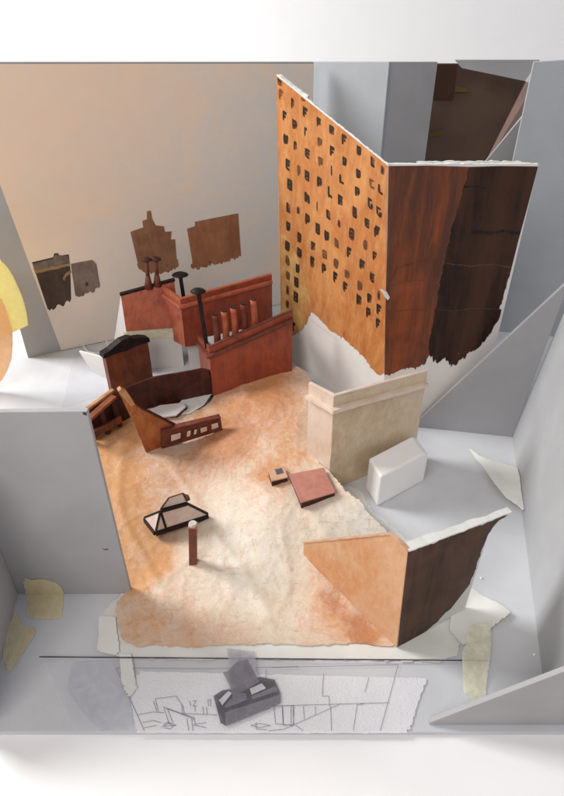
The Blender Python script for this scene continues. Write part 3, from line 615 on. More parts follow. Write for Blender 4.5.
SH = {'F': [(0, 0, .34, 1), (.3, 0, 1, .34), (.3, .4, .7, .62)], 'E': [(0, 0, .32, 1), (.3, 0, 1, .22), (.3, .38, .85, .58), (.3, .8, .9, 1)],
      'P': [(0, 0, .34, 1), (.3, 0, 1, .28), (.7, .2, 1, .6), (.3, .44, .9, .64)], 'L': [(0, 0, .34, 1), (.3, .72, 1, 1)], 'U': [(0, 0, .36, 1), (.6, .1, 1, .8), (.3, .45, .8, 1), (.3, .0, .95, .2)],
      'B': [(0, 0, .32, 1), (.3, 0, 1, .2), (.68, 0, 1, 1), (.3, .42, .8, .6), (.3, .82, 1, 1)], 'N': [(0, 0, .34, .95), (.3, .1, .72, .9), (.6, 0, 1, .7)], 'H': [(0, 0, .36, 1), (.62, .1, 1, 1), (.3, .3, .8, .75)],
      'C': [(0, 0, .34, 1), (.3, 0, .9, .2), (.3, .8, 1, 1)], 'G': [(0, 0, .3, .9), (.3, 0, .9, .2), (.3, .75, 1, 1), (.62, .45, 1, .8)],
      'I': [(.2, 0, .62, 1)], 'i': [(.1, 0, .5, 1), (.45, 0, .9, .35)], 's': [(.2, .25, .7, .75)], 'T': [(0, 0, 1, .5)], 'b': [(0, 0, 1, .95)]}
for k, (px, py, s) in enumerate(wins):
    rnd = random.Random(k*13+1); wpx, hpx = rnd.uniform(3.8, 5.0), rnd.uniform(8.4, 10.6)
    if s in 'Iis': wpx *= 0.75
    bm = bmesh.new(); sl = 0.82
    quads = [(q, 1) for q in SH[s]]
    if s in 'BHNUPE' or rnd.random() < 0.6: quads.insert(0, ((0.05, 0.05, 0.95, rnd.uniform(.7, .98)), 0))
    for qi, ((x0, y0, x1, y1), mi) in enumerate(quads):
        if mi and x1-x0 < 0.4: x1 += 0.09
        if mi and y1-y0 < 0.26: y1 += 0.05
        cx_, cy_ = (x0+x1)/2, (y0+y1)/2; ring = []; m_ = 14; fu, fv = rnd.uniform(0, 50), rnd.uniform(0, 50)
        for a in range(m_):
            an = 2*math.pi*a/m_; cu, cv = math.cos(an), math.sin(an); k_ = 1/max(abs(cu), abs(cv))
            k_ = k_*0.6+0.42*min(k_, 1.12)   # rounded rectangle, like a loaded brush
            k_ *= 1+0.28*N(fu+cu*1.3, fv+cv*1.3)
            u, v = cx_+cu*k_*(x1-x0)/2, cy_+cv*k_*(y1-y0)/2
            X = px+(u-.5)*wpx; Yp = py+(v-.5)*hpx+(u-.5)*wpx*sl*0.75
            X = min(X, 387.2-(Yp-165)*0.017); Yp = max(Yp, 76.5+(X-276.4)*0.807)
            ring.append(bm.verts.new(onplane(X, Yp, lp, ln)+ln*(0.062+0.006*qi)))
        f_ = bm.faces.new(ring); f_.material_index = mi
    bmesh.ops.recalc_face_normals(bm, faces=bm.faces)
    obj('painted_window', bm, (M_winb, M_winb if (s == 'b' or rnd.random() < 0.1) else M_win), lpaint)

# ------------------------------------------------------------------ parapet buildings
def corner_building(name, label, a, c, b, zb, za, zc, zbb, th, mats, cornice, ledge, bend=None, warpamp=0.06, mat_top=None):
    """a = far end of the left face, c = corner, b = right end; tops za, zc, zbb"""
    t = thing(name, label, 'model building', c)
    def side(p, q, zp, zq, m, nm, cuts=6):
        dd = Vector((q.x-p.x, q.y-p.y, 0)).normalized(); n = Vector((dd.y, -dd.x, 0))
        if (CAM-p).dot(n) < 0: n = -n
        P = [Vector((p.x, p.y, zb)), Vector((q.x, q.y, zb)), Vector((q.x, q.y, zq)), Vector((p.x, p.y, zp))]
        bm = slab(P, -n*th); warp(bm, cuts, warpamp, 0.3, len(nm)); o = obj(nm, bm, m, t, smooth=False)
        return n
    n1 = side(a, c, za, zc, mats[1], 'left_face', 3)
    n2 = side(c, b, zc, zbb, mats[0], 'front_face')
    lo, hi, out = cornice
    # parapet cap and projecting ledge, mitred round the corner
    def rail(z_off, h, outw, inw, m, nm):
        A0, C0, B0 = Vector((a.x, a.y, za)), Vector((c.x, c.y, zc)), Vector((b.x, b.y, zbb))
        mit = (n1+n2); mit = mit/max(0.3, mit.dot(n1))
        bm = bmesh.new(); rings = []
        k1, k2 = 5, 12
        pts = [A0.lerp(C0, i/k1) for i in range(k1)]+[C0.lerp(B0, i/k2) for i in range(k2+1)]
        for i, p in enumerate(pts):
            n = n1 if i < k1 else (mit if i == k1 else n2)
            j = Vector((0, 0, 0.05*N(i*.5, len(nm)))); o2 = outw*(1+0.2*N(i*.7, 3))
            rings.append([bm.verts.new(p+n*o2+j+Vector((0, 0, z_off))), bm.verts.new(p+n*o2*0.9+j+Vector((0, 0, z_off+h))), bm.verts.new(p-n*inw+j+Vector((0, 0, z_off+h))), bm.verts.new(p-n*inw+j+Vector((0, 0, z_off)))])
        for i in range(len(rings)-1):
            for q in range(4): bm.faces.new([rings[i][q], rings[i+1][q], rings[i+1][(q+1) % 4], rings[i][(q+1) % 4]])
        bm.faces.new(rings[0]); bm.faces.new(rings[-1]); bmesh.ops.recalc_face_normals(bm, faces=bm.faces)
        obj(nm, bm, m, t, 0.05)
    rail(-lo, 0.42, out, 0.02, mats[2], 'ledge')
    rail(-lo-0.32, 0.3, out*0.45, 0.02, mats[2], 'ledge_moulding')
    rail(0.0, 0.22, 0.05, th+0.03, mats[3], 'parapet_cap')
    return t, n1, n2
# front red building
fc, fb, fa = ong(213, 396), ong(292, 371), ong(200.5, 370)
tf, nf1, nf2 = corner_building('parapet_building', 'brick red model building with maroon cornice, nearest of the two parapet blocks', fa, fc, fb, 0.15, zat(fa, 335), zat(fc, 348), zat(fb, 311), 0.35, (M_red, M_red, M_redd, M_redd), (1.35, 0, 0.5), True)
# card roof inside it
zr = zat(fc, 348)-1.1
back_off = Vector((-4.6, 4.4, 0)).normalized()*3.6
R1 = [fc-nf2*0.45-nf1*0.45, fb-nf2*0.45, fb-nf2*4.6, fc-nf2*4.6-nf1*0.45]
R1 = [Vector((p.x, p.y, zr)) for p in R1]
R1[1].z += 0.9; R1[2].z += 0.9
obj('roof', slab(R1, Vector((0, 0, -0.3))), M_grey, tf)
# rear red building
rc = onz(188, 373); dd = (fb-fc).normalized(); dd = Vector((fb.x-fc.x, fb.y-fc.y, 0)).normalized()
zbot = zat(rc, 347)
ra = Vector((xat(163.5, 288, rc.y+2.2).x, rc.y+2.2, 0))
rb = rc.copy()
for _ in range(60):
    rb = rb+dd*0.25; h_ = up(rb, 273); v = h_-CAM
    depth = v.y*CP-v.z*SP
    if 282+FPX*v.x/depth >= 271: break
tr, nr1, nr2 = corner_building('parapet_building', 'taller bright red model building with projecting ledge, raised behind the maroon-capped one', ra, rc, rb, zbot, zat(ra, 288.5), zat(rc, 300), zat(rb, 275), 0.35, (M_red, M_redl, M_redl, M_redl), (1.1, 0, 0.5), True)
# white card box carrying it
sA = rc-nr2*0.5-nr1*0.5; sB = sA+dd*10; 
P = [Vector((sA.x, sA.y, 0)), Vector((sB.x, sB.y, 0)), Vector((sB.x, sB.y, 0))-nr2*4, Vector((sA.x, sA.y, 0))-nr2*4-nr1*0.6]
o = obj('card_support', slab([p+Vector((0, 0, zbot+0.3)) for p in P], Vector((0, 0, -zbot-0.3))), M_white, None, 0.05)
tag(o, 'white card box carrying the taller bright red building', 'card')
# five red tubes between the two
tops = [(214.5, 314), (223.5, 310.5), (232.8, 307), (243, 303.5), (252.8, 299)]
bots = [(215.5, 340), (224.5, 336), (234, 332.5), (244, 329), (253.5, 325)]
names = ['leftmost', 'second from left', 'middle', 'second from right', 'rightmost']
for i in range(5):
    p = fc.lerp(fb, (bots[i][0]-208)/84)-nf2*1.6
    # sit on the roof slab
    f = (bots[i][0]-213)/79; zb_ = zr+0.9*max(0, f)
    q = up(p, tops[i][1]); q.x = xat(tops[i][0], tops[i][1], p.y).x
    p = Vector((q.x+0.1, p.y, zb_))
    t = thing('roof_tube', f'{names[i]} of the five red-brown tubes behind the front maroon cornice', 'chimney tube', p, 'red tubes in a row on the roof')
    bm = bmesh.new(); prev = None; K = 7
    for k in range(K):
        a = p.lerp(q, k/K)+Vector((0.10*math.sin(k/K*3.1), 0, 0)); b = p.lerp(q, (k+1)/K)+Vector((0.10*math.sin((k+1)/K*3.1), 0, 0))
        r0 = 0.50-0.10*(k/K); r1 = 0.50-0.10*((k+1)/K)
        tube_into(bm, a, b, r0, r1, 14, k in (0, K-1))
    bmesh.ops.remove_doubles(bm, verts=bm.verts, dist=0.005)
    obj('pipe', bm, M_redd if i in (0, 3) else M_redl, t, smooth=True)  # brighter red on three tubes stands in for their highlights
    obj('rim', tube(q-Vector((0, 0, .05)), q+Vector((0.03, 0, 0.13)), 0.44, 0.40), M_maroon, t)
# mushroom vents
def cap_into(c, rx, h, n=18, tilt=0.0):
    bm = bmesh.new(); R = []; prof = [(1.0, 0), (1.02, .12), (.85, .45), (.55, .8), (.2, 1.0)]
    for r, z in prof: R.append([bm.verts.new(c+Vector((rx*r*math.cos(2*math.pi*i/n)*(1+.05*N(i, 1)), rx*r*math.sin(2*math.pi*i/n)*.8, z*h+tilt*rx*r*math.cos(2*math.pi*i/n)))) for i in range(n)])
    for a in range(len(R)-1):
        for i in range(n): bm.faces.new([R[a][i], R[a][(i+1) % n], R[a+1][(i+1) % n], R[a+1][i]])
    bm.faces.new(R[0]); bm.faces.new(R[-1]); bmesh.ops.recalc_face_normals(bm, faces=bm.faces); return bm
def vent(capxy, botxy, Y, zbase, rx, h, label, sw=0.34, group='black mushroom vents'):
    q = xat(*capxy, Y); p = xat(*botxy, Y)
    if zbase is not None:
        s = (zbase-p.z)/(q.z-p.z); p = p+(q-p)*s
    t = thing('roof_vent', label, 'roof vent', p, group)
    obj('stem', bar(p, q, sw*1.5, sw, (0, 1, 0)), M_black, t, 0.04)
    obj('cap', cap_into(q-Vector((0, 0, 0.1)), rx, h), M_black, t, smooth=True)
vent((198, 291), (205.5, 338), fc.y+1.7, zr, 1.0, 0.5, 'tallest black mushroom vent with flat stem at the left end of the tube row')
vent((180, 274.5), (184, 300), rc.y+2.6, zbot+.3, 1.15, 0.45, 'black mushroom vent rising behind the corner of the bright red building')

# ------------------------------------------------------------------ red pitched roof block behind, with two funnels
k0, k1_ = onz(133, 372), onz(184, 366)
kd = Vector((k1_.x-k0.x, k1_.y-k0.y, 0)).normalized(); kn = Vector((kd.y, -kd.x, 0)); kn = kn if kn.y < 0 else -kn
pb = thing('pitched_block', 'white card block with one sloping red painted roof face, standing behind at the backdrop', 'model building', k0)
zlo0, zlo1 = zat(k0, 331), zat(k1_, 327)
back4 = -kn*4.2
e0 = k0-kn*1.6; e1 = k1_-kn*1.6
zh0, zh1 = zat(e0, 295), zat(e1, 280)
b0, b1 = k0+back4, k1_+back4
bm = bmesh.new()
def V3(p, z): return bm.verts.new((p.x, p.y, z))
L_ = [V3(k0, 0), V3(k0, zlo0), V3(e0, zh0), V3(b0+(-kd)*3.2, 0)]
R_ = [V3(k1_, 0), V3(k1_, zlo1), V3(e1, zh1), V3(b1, 0)]
bm.faces.new(L_); bm.faces.new(R_)
for i in range(4): bm.faces.new([L_[i], L_[(i+1) % 4], R_[(i+1) % 4], R_[i]])
bmesh.ops.recalc_face_normals(bm, faces=bm.faces); obj('card_body', bm, M_white, pb, 0.03)
q0, q1, q2, q3 = Vector((k0.x, k0.y, zlo0)), Vector((k1_.x, k1_.y, zlo1)), Vector((e1.x, e1.y, zh1)), Vector((e0.x, e0.y, zh0))
fn = (q1-q0).cross(q3-q0).normalized(); fn = fn if fn.y < 0 else -fn
rf = obj('red_roof', slab([p+fn*0.2 for p in (q0, q1, q2, q3)], -fn*0.19), M_redl, pb, 0.03)
obj('ridge_strip', bar(q3+Vector((-.1, 0, .1)), q2+Vector((0.1, 0, .1)), 0.6, 0.35), M_black, pb, 0.03)
tpz = [Vector((k0.x, k0.y, zlo0-1.5))-kd*0.4, Vector((k1_.x, k1_.y, zlo1-1.7)), Vector((k1_.x, k1_.y, zlo1-0.1)), Vector((k0.x, k0.y, zlo0-0.15))-kd*0.4]
obj('tape', flat_poly(tpz, kn, 0.08, (1, 3), 0.4, 0.05, th=0.03, seed=43), M_tapey, pb)
for (cx, cy), (bx, by), lb in (((146.5, 260), (148.8, 289), 'left funnel chimney on the ridge of the sloping red roof'), ((156, 259.5), (157.5, 286), 'right funnel chimney on the ridge of the sloping red roof')):
    Yv = (e0+(e1-e0)*((bx-127)/52)).y
    q = xat(cx, cy, Yv); zr_ = zh0+(zh1-zh0)*((bx-127)/52)+0.1; p = xat(bx, by, Yv); p.z = zr_
    t = thing('funnel_chimney', lb, 'chimney', p, 'twin funnel chimneys'); m = p.lerp(q, 0.45)
    bm = bmesh.new(); tube_into(bm, p, m, 0.62, 0.30, 14); tube_into(bm, m, q, 0.30, 0.24, 14); obj('stem', bm, M_redd, t, smooth=True)
    obj('cap', cap_into(q-Vector((0, 0, .05)), 0.72, 0.5), M_maroon, t, smooth=True)

# ------------------------------------------------------------------ dark gabled block
g0, g1 = ong(113, 396), ong(153, 377)
gd = Vector((g1.x-g0.x, g1.y-g0.y, 0)).normalized(); gn = Vector((gd.y, -gd.x, 0)); gn = gn if gn.y < 0 else -gn
gb = thing('gabled_block', 'dark rust-brown upright block with a black stepped gable top beside the low curved wall', 'model building', g0)
G0 = Vector((g0.x, g0.y, 0)); G1 = Vector((g1.x, g1.y, 0))
zg0, zg1 = zat(g0, 355), zat(g1, 341)
obj('body', warp(slab([G0, G1, G1+Vector((0, 0, zg1)), G0+Vector((0, 0, zg0))], -gn*1.0), 3, 0.06, 0.4, 2), paint('block_rust', (0.22, 0.064, 0.030), (0.13, 0.042, 0.022), (0.30, 0.10, 0.045), 0.15, 0.5, 0.5, 0.5, 90, wear=0.4, dirt=(0.04, 0.015, 0.01)), gb)
gprof = [(-0.05, -0.45), (-0.04, 0.2), (0.12, 0.5), (0.28, 1.0), (0.40, 1.4), (0.60, 1.5), (0.70, 1.12), (0.86, 0.95), (1.04, 0.45), (1.05, -0.2), (0.8, -0.15), (0.5, -0.35), (0.25, -0.3)]
GL = (G1-G0).length; gp = [G0+(G1-G0)*u+Vector((0, 0, zg0+(zg1-zg0)*u+h)) for u, h in gprof]
obj('gable_cap', slab([p+gn*0.12 for p in gp], -gn*1.15), M_black, gb, 0.05)

# ------------------------------------------------------------------ low curved dark wall
top_ = [(84, 414), (98, 404), (113, 394), (131, 386), (152, 378), (175, 374), (201, 369.5), (209, 371)]
bot_ = [(92, 440), (106, 431), (118, 424), (131, 417), (147, 409), (172, 403), (200, 397), (212.6, 395)]
bm = bmesh.new(); Rw = []
for (tx, ty), (bx, by) in zip(top_, bot_):
    p = ong(bx, by); p.z -= 0.3; q = onplane(tx, ty, Vector((0, p.y+0.25, 0)), Vector((0, -1, 0)))
    Rw.append([bm.verts.new(p), bm.verts.new(q), bm.verts.new(q+Vector((0.05, 0.35, 0))), bm.verts.new(p+Vector((0.05, 0.6, 0)))])
for i in range(len(Rw)-1):
    for k in range(4): bm.faces.new([Rw[i][k], Rw[i+1][k], Rw[i+1][(k+1) % 4], Rw[i][(k+1) % 4]])
bm.faces.new(Rw[0]); bm.faces.new(Rw[-1]); bmesh.ops.recalc_face_normals(bm, faces=bm.faces)
bmesh.ops.subdivide_edges(bm, edges=bm.edges[:], cuts=2, use_grid_fill=True)
for v in bm.verts: v.co += Vector((0, N(v.co.x*.6, v.co.z*.6)*.12, N(v.co.x, v.co.y)*.06))
o = obj('low_wall', bm, M_maroon, None); tag(o, 'long low dark maroon curved wall running between the gabled block and the red building', 'model wall')
# timber-like rails at its left end
rl = thing('slanted_rail', 'slanting wooden rail with short posts at the left end of the dark curved wall', 'rail', ong(95, 438))
def bp2(a, b, za, zb_): return onz(*a, za), onz(*b, zb_)
p, q = bp2((83, 412), (113, 390), 5.6, 5.6); obj('beam', bar(p, q, 0.5, 0.35), M_wood, rl, 0.03)
p, q = bp2((84, 423), (114, 396.5), 5.3, 5.4); obj('beam', bar(p, q, 0.85, 0.4), paint('rail_red', (0.27, 0.085, 0.04), (0.18, 0.05, 0.03), (0.38, 0.15, 0.075), 0.4, 0.8, 0.5, 0.4, 93), rl, 0.04)
for (a, b, za, zb_) in (((91, 441), (86, 420), .8, 4.9), ((108, 433), (101, 408), .8, 5.0), ((120, 426), (113, 399), .9, 5.1)):
    p, q = bp2(a, b, za, zb_); obj('post', bar(p, q, 0.6, 0.5, (0, 1, 0)), M_maroon, rl, 0.04)
p, q = bp2((90, 436), (121, 419), 2.2, 2.2); obj('beam', bar(p, q, 0.5, 0.9), M_rust, rl, 0.04)

# white scraps in the gap of the ground
small('paper_scrap', ((176, 410), (186, 398), (204, 384), (214, 388), (212, 398), (204, 408), (190, 416), (182, 418)), 0.5, M_paper, 'flat white paper filling the gap at the foot of the front red building', 'paper', 0.05, 14, lambda x, y: gz(x, y)+0.12)
a = [onz(*t, 1.6) for t in ((150, 409), (160, 405), (182, 402.5), (186, 406), (176, 415), (160, 417))]
sc = thing('card_slab', 'small grey-white card slab propped behind the orange wedge', 'card', ong(168, 412))
obj('top', slab(a, Vector((0, 0, -0.25))), M_white, sc, 0.05)
obj('hole_shade', slab([p+Vector((0.1, 0.3, -0.25)) for p in (a[3], a[4], (a[4]+a[5])/2, (a[2]+a[3])/2)], Vector((0, 0, -1.4))), M_maroon, sc, 0.05)  # dark maroon block stands in for the shaded hole under the slab

# ------------------------------------------------------------------ orange wedge wall and long low windowed wall
w_a, w_b = ong(146.5, 452.5), ong(176, 443)
W0, W1 = Vector((w_a.x, w_a.y, 0.3)), Vector((w_b.x, w_b.y, 0.3))
wp, wn = vplane(w_a, w_b)
wt = thing('wedge_wall', 'amber orange triangular wall with a pale crest, left of the low windowed wall', 'model wall', w_a)
Wp = [onplane(*t, wp, wn) for t in ((146.5, 454), (134, 424), (119.5, 394), (126, 391.5), (134, 403), (142, 409), (160, 418), (176, 426), (176.5, 445))]
obj('amber_face', slab(Wp, -wn*0.35), M_amber, wt, 0.05)
cr = [onplane(*t, wp, wn) for t in ((117.8, 391), (121, 388.6), (127, 392), (135, 404), (130.5, 406))]
obj('pale_crest', slab([p+wn*0.15 for p in cr], -wn*0.8), M_wood, wt, 0.06)
obj('dark_coping', strip([onplane(*t, wp, wn)+Vector((0, .15, 0)) for t in ((134, 403), (142, 409), (160, 418), (176, 426))], 0.5, 0.18), M_maroon, wt)
# low windowed wall
lw0, lw1 = ong(161.5, 449), ong(222.5, 430)
lwp, lwn = vplane(lw0, lw1)
lt = thing('windowed_wall', 'long low maroon wall with pale window openings lying in front of the orange wedge', 'model wall', lw0)
F = [onplane(*t, lwp, lwn) for t in ((161.5, 449), (222.3, 430), (220.5, 417), (161.3, 431))]
obj('wall_face', warp(slab(F, -lwn*0.45), 4, 0.05, 0.5, 4), paint('wall_maroon', (0.17, 0.05, 0.032), (0.11, 0.03, 0.022), (0.25, 0.09, 0.055), 0.5, 0.7, 0.45, 0.4, 95), lt)
obj('top_rail', bar(F[3]-lwn*.2, F[2]-lwn*.2, 0.8, 0.22), M_redd, lt, 0.05)
for pts, m_ in ((((170, 441.5), (181, 438), (181, 431.5), (170, 434.5)), M_mauve), (((186, 437), (190, 436), (191, 429.5), (187, 430.5)), M_cream), (((193, 434.5), (196, 434), (197, 428.5), (194, 429)), M_cream),
                (((200, 433), (207.5, 430.5), (207, 425.5), (199.5, 427.5)), M_cream), (((211, 429.5), (219, 427), (218, 421.5), (210.5, 423.8)), M_cream)):
    pp = [onplane(*t, lwp, lwn) for t in pts]; c = sum(pp, Vector())/4
    w = obj('window', flat_poly(pp, lwn, 0.09, (), 0.3, 0.03, th=0.05, seed=50), M_maroon, lt)
    obj('pane', flat_poly([c+(p-c)*0.86 for p in pp], lwn, 0.11, (), 0.3, 0.03, th=0.02, seed=51), m_, w)

# ------------------------------------------------------------------ beige corner building
ec, eb, ea = onz(328.5, 491), onz(413.5, 457), None
ea = onz(308.5, 470, 0); zc_ = zat(ec, 397); 
ea = xat(309.0, 384, ec.y+2.6); ea = Vector((ea.x, ea.y, 0))
corner_building('parapet_building', 'cream and beige corner building with projecting ledge, behind the white foam block', ea, ec, eb, 0.0, zat(ea, 384), zat(ec, 397), zat(eb, 372), 0.3, (M_beige, M_cream, M_cream, M_cream), (1.75, 0, 0.66), True, warpamp=0.14)

# ------------------------------------------------------------------ polystyrene block
f0, f1, f2 = onz(377, 507), onz(424, 481), onz(365.5, 488)
zf = zat(f0, 477)
fb_ = f1+(f2-f0)
bm = bmesh.new(); prof = []
e = (f1-f0); side = (f2-f0)
# profile along the length with a rounded far top edge
pr = [(0, 0), (1, 0), (1.0, zf*0.80), (0.985, zf*0.90), (0.94, zf*0.98), (0.88, zf*1.02), (0, zf)]
slab_into(bm, [f0+e*u+Vector((0, 0, z)) for u, z in pr], side)
bmesh.ops.dissolve_limit(bm, angle_limit=0.01, verts=bm.verts, edges=bm.edges)
o = obj('foam_block', bm, M_foam, None, 0.25, smooth=False); tag(o, 'white polystyrene foam block on the floor against the beige building', 'foam block')

# ------------------------------------------------------------------ pink flat box and small hatch box
def boxtop(name, label, top, h, mtop, mside, cat='box', group=None):
    base = ong(sum(p[0] for p in top)/4, sum(p[1] for p in top)/4+h*6); zg = max([base.z]+[gz(onz(*p, 2).x, onz(*p, 2).y) for p in top])
    P = [onz(*p, zg+h) for p in top]
    t = thing(name, label, cat, Vector((base.x, base.y, zg-0.25)), group)
    c = sum(P, Vector())/4
    ins = [c+(p-c)*0.96-Vector((0, 0, 0.14)) for p in P]
    obj('body', slab(ins, Vector((0, 0, -h-0.9))), mside, t, 0.04)
    obj('lid', slab(P, Vector((0, 0, -0.16))), mtop, t, 0.05)
    return t, P
boxtop('flat_box', 'flat pink-topped square box with maroon sides beside the small hatch box', ((288.5, 474), (323.7, 467.5), (335.8, 492), (301, 502.6)), 0.45, M_pink, M_maroon)
t, P = boxtop('hatch_box', 'small tan box with a dark square hatch on its top', ((268, 469.3), (283.7, 466), (288, 477), (271.6, 481)), 0.55, M_tan, M_maroon)
c = sum(P, Vector())/4
obj('hatch', slab([c+(p-c)*0.42+Vector((0.15, 0.3, 0.09)) for p in P], Vector((0, 0, -0.06))), M_print_d, t)

# ------------------------------------------------------------------ glass lantern skylight
A, B, Cq = ong(144.3, 519), ong(156, 534), ong(208, 517.5)
zs = max(A.z, B.z, Cq.z)+0.12
A, B, Cq = onz(144.3, 517.5, zs+.4), onz(155, 531, zs+.4), onz(208, 514, zs+.4); D = onz(187, 512, zs+.4)
R0, R1_ = onz(160.5, 511, zs+2.6), onz(187, 503.5, zs+2.6)
sk = thing('skylight', 'small hipped skylight with black frame bars and a raised pale flap', 'skylight', Vector((B.x, B.y, zs-.3)))
for a, b, w, h in ((A, B, .4, .6), (B, Cq, .4, .6), (Cq, D, .25, .4), (D, A, .25, .4)): obj('frame', bar(a-Vector((0, 0, .35)), b-Vector((0, 0, .35)), w, h), M_black, sk, 0.04)
def pane(pts, m_=M_mauve): return obj('pane', slab(pts, Vector((0, 0, -0.08))), m_, sk)
pane([A, B, R0]); pane([B, Cq, R1_, R0]); pane([Cq, D, R1_]); pane([D, A, R0, R1_])
Lf = Vector((0, -.05, .07)); m1, m2 = B.lerp(Cq, 0.02), B.lerp(Cq, 0.20)
for a, b, w in ((A, R0, .13), (m1, R0, .2), (m2, R0, .22), (Cq, R1_, .3), (D, R1_, .28)): obj('glazing_bar', bar(a+Lf, b+Lf, w, .15), M_black, sk)
obj('glazing_bar', bar(R0+Lf, R1_+Lf, .42, .38), M_black, sk, 0.04)
zt = zs+4.0
f_a, f_b, f_c = onz(169, 497.8, zt), onz(183, 493.3, zt), onz(187, 501.5, zs+2.9)
f_d = R0+Vector((0.1, .1, .3))
obj('flap', slab([f_d, f_c, f_b, f_a], Vector((0, 0.12, -0.05))), M_mauve, sk)
obj('flap_end', slab([f_c, f_b, f_b+Vector((.35, .9, -1.2)), f_c+Vector((.2, .6, -.35))], Vector((.06, 0, 0))), M_maroon, sk)
for a, b in ((f_d, f_a), (f_b, f_c)): obj('glazing_bar', bar(a+Lf, b+Lf, .12, .12), M_maroon, sk)
obj('flap_edge', bar(f_a+Lf, f_b+Lf, .10, .10), M_redd, sk)

# ------------------------------------------------------------------ small red post
pb_ = ong(193, 562); q = up(pb_, 525.5); q.x = xat(193, 525.5, pb_.y).x
po = thing('chimney_post', 'small square dark red post with a pale round top standing in front of the skylight', 'chimney', pb_)
obj('shaft', bar(pb_-Vector((0, 0, .2)), q, 0.82, 0.78, (0, 1, 0)), M_redd, po, 0.07)
obj('collar', bar(q-Vector((0, 0, .1)), q+Vector((0, 0, .12)), 0.92, 0.86, (0, 1, 0)), M_redl, po, 0.05)
bm = tube(q+Vector((0, 0, .12)), q+Vector((0, 0, .38)), .47, .38, 18); obj('pale_top', bm, plain('post_top', (0.60, 0.55, 0.50)), po, 0.05)

# ------------------------------------------------------------------ front right wall: orange face and dark brown face
a0, a1, a2 = ong(303, 553.5), onz(396.5, 647, 0.3), onz(461, 612, 0.2)
A0, A1 = Vector((a0.x, a0.y, 0.2)), Vector((a1.x, a1.y, 0.05))
op, on = vplane(A0, A1)
cw = thing('corner_wall', 'front right corner wall, one orange face and one dark brown face with a torn white top', 'model wall', A1)
OP_ = [onplane(*t, op, on) for t in ((303, 556), (396.6, 647.5), (402, 600), (408, 551.5), (398, 541), (390, 535), (340, 540), (303.5, 543))]
OP_[0].z = max(0.2, OP_[0].z)
obj('orange_face', slab(OP_, -on*0.3), M_orange, cw, 0.06)
obj('orange_coping', strip([onplane(*t, op, on)-on*.1 for t in ((303.5, 542.5), (340, 539), (390, 534), (398, 540), (408.5, 551))], 0.34, 0.12), M_tan, cw)
A2 = Vector((a2.x, a2.y, 0.05)); dp_, dn = vplane(A1, A2)
ext = A2+(A2-A1).normalized()*3.0
Tc = onplane(408.3, 551.3, op, on); dn = (A2-A1).cross(Tc-A1).normalized(); dn = dn if dn.y < 0 else -dn; dp_ = A1
DPp = [onplane(*t, dp_, dn) for t in ((397, 647.5), (408.5, 551), (430, 542.5), (460, 531.5), (490, 520), (512, 511.5), (509, 515), (497, 521.5), (485, 540), (472, 580), (458, 612), (463, 606), (449, 609), (437, 622), (428, 630), (412, 641), (402, 644.5))]
df = flat_poly(DPp, dn, 0.0, (0, 1, 2, 3, 4), 0.5, 0.12, th=0.06, seed=61)
# board behind
BB = [onplane(*t, dp_, dn) for t in ((398.5, 645), (409.5, 552), (512, 512), (505, 516), (493, 522), (460, 628))]
for p in BB:
    p.z = max(p.z, 0.0)
obj('board', slab([p-dn*0.07 for p in BB], -dn*0.5), M_white, cw, 0.03)
obj('brown_face', df, M_umber, cw)
# torn white top, tilting backwards
T0, T1 = onplane(408.5, 551, dp_, dn), onplane(511, 512, dp_, dn)
bm = bmesh.new(); Rr = []; K = 36; rnd = random.Random(5)
for i in range(K+1):
    u = i/K; p = T0.lerp(T1, u); wdt = 0.80*(1-0.45*u)+0.25*N(i*.2, 2)
    j = Vector((0, 0, .10*N(i*.13, 7)+rnd.uniform(-.012, .012)))
    f = p+dn*(0.09+0.12*max(0, N(i*.3, 9)))+j; b = p-dn*wdt+Vector((0, 0, .1))+j
    Rr.append([bm.verts.new(f+Vector((0, 0, -.03-.22*abs(N(i*.7, 4))))), bm.verts.new(f+Vector((0, 0, .1))), bm.verts.new(b+Vector((0, 0, .1))), bm.verts.new(b-Vector((0, 0, .12)))])
for i in range(K):
    for k in range(4): bm.faces.new([Rr[i][k], Rr[i+1][k], Rr[i+1][(k+1) % 4], Rr[i][(k+1) % 4]])
bm.faces.new(Rr[0]); bm.faces.new(Rr[-1]); bmesh.ops.recalc_face_normals(bm, faces=bm.faces)
obj('torn_edge', bm, M_paper, cw)

# ------------------------------------------------------------------ torn paper and tape on the right floor
small('paper_scrap', ((467, 449.5), (476, 456), (488, 464), (502, 467.5), (516, 471.5), (519, 485), (523, 516), (516, 510), (505, 502), (494, 488), (480, 467)), 0.1, M_paper, 'jagged torn white paper strip on the floor at the foot of the right board', 'paper', 0.05, 15, lambda x, y: 0.12+0.7*sm(22, 26, x)+0.15*N(x*.5, y*.5))
small('paper_scrap', ((452, 582), (470, 590), (490, 600), (512, 613), (500, 622), (491, 628), (487, 640), (462, 645), (450, 630)), 0.3, M_paper, 'torn white paper corner sticking out right of the dark brown wall', 'paper', 0.05, 16, lambda x, y: 0.35+0.25*N(x*.4, y*.4)+0.12*sm(18, 22, x))
small('yellow_tape', ((470, 626), (491, 622), (490, 660), (486, 700), (476, 702), (465, 690), (462, 655)), 0.5, M_tapey, 'strip of yellow-green tape running forward from the torn paper at right', 'tape', 0.03, 17, lambda x, y: 0.08+0.62*sm(29, 34, y))
for k, (px, py) in enumerate(((481, 578.5), (534, 655))):
    o = obj('foam_crumb', tube(onz(px, py), onz(px, py)+Vector((.08, .03, .16)), .13, .08, 8), M_foam); tag(o, ('tiny white foam crumb on the floor behind the torn paper corner', 'tiny white foam crumb near the foot of the right board at the front')[k], 'crumb')

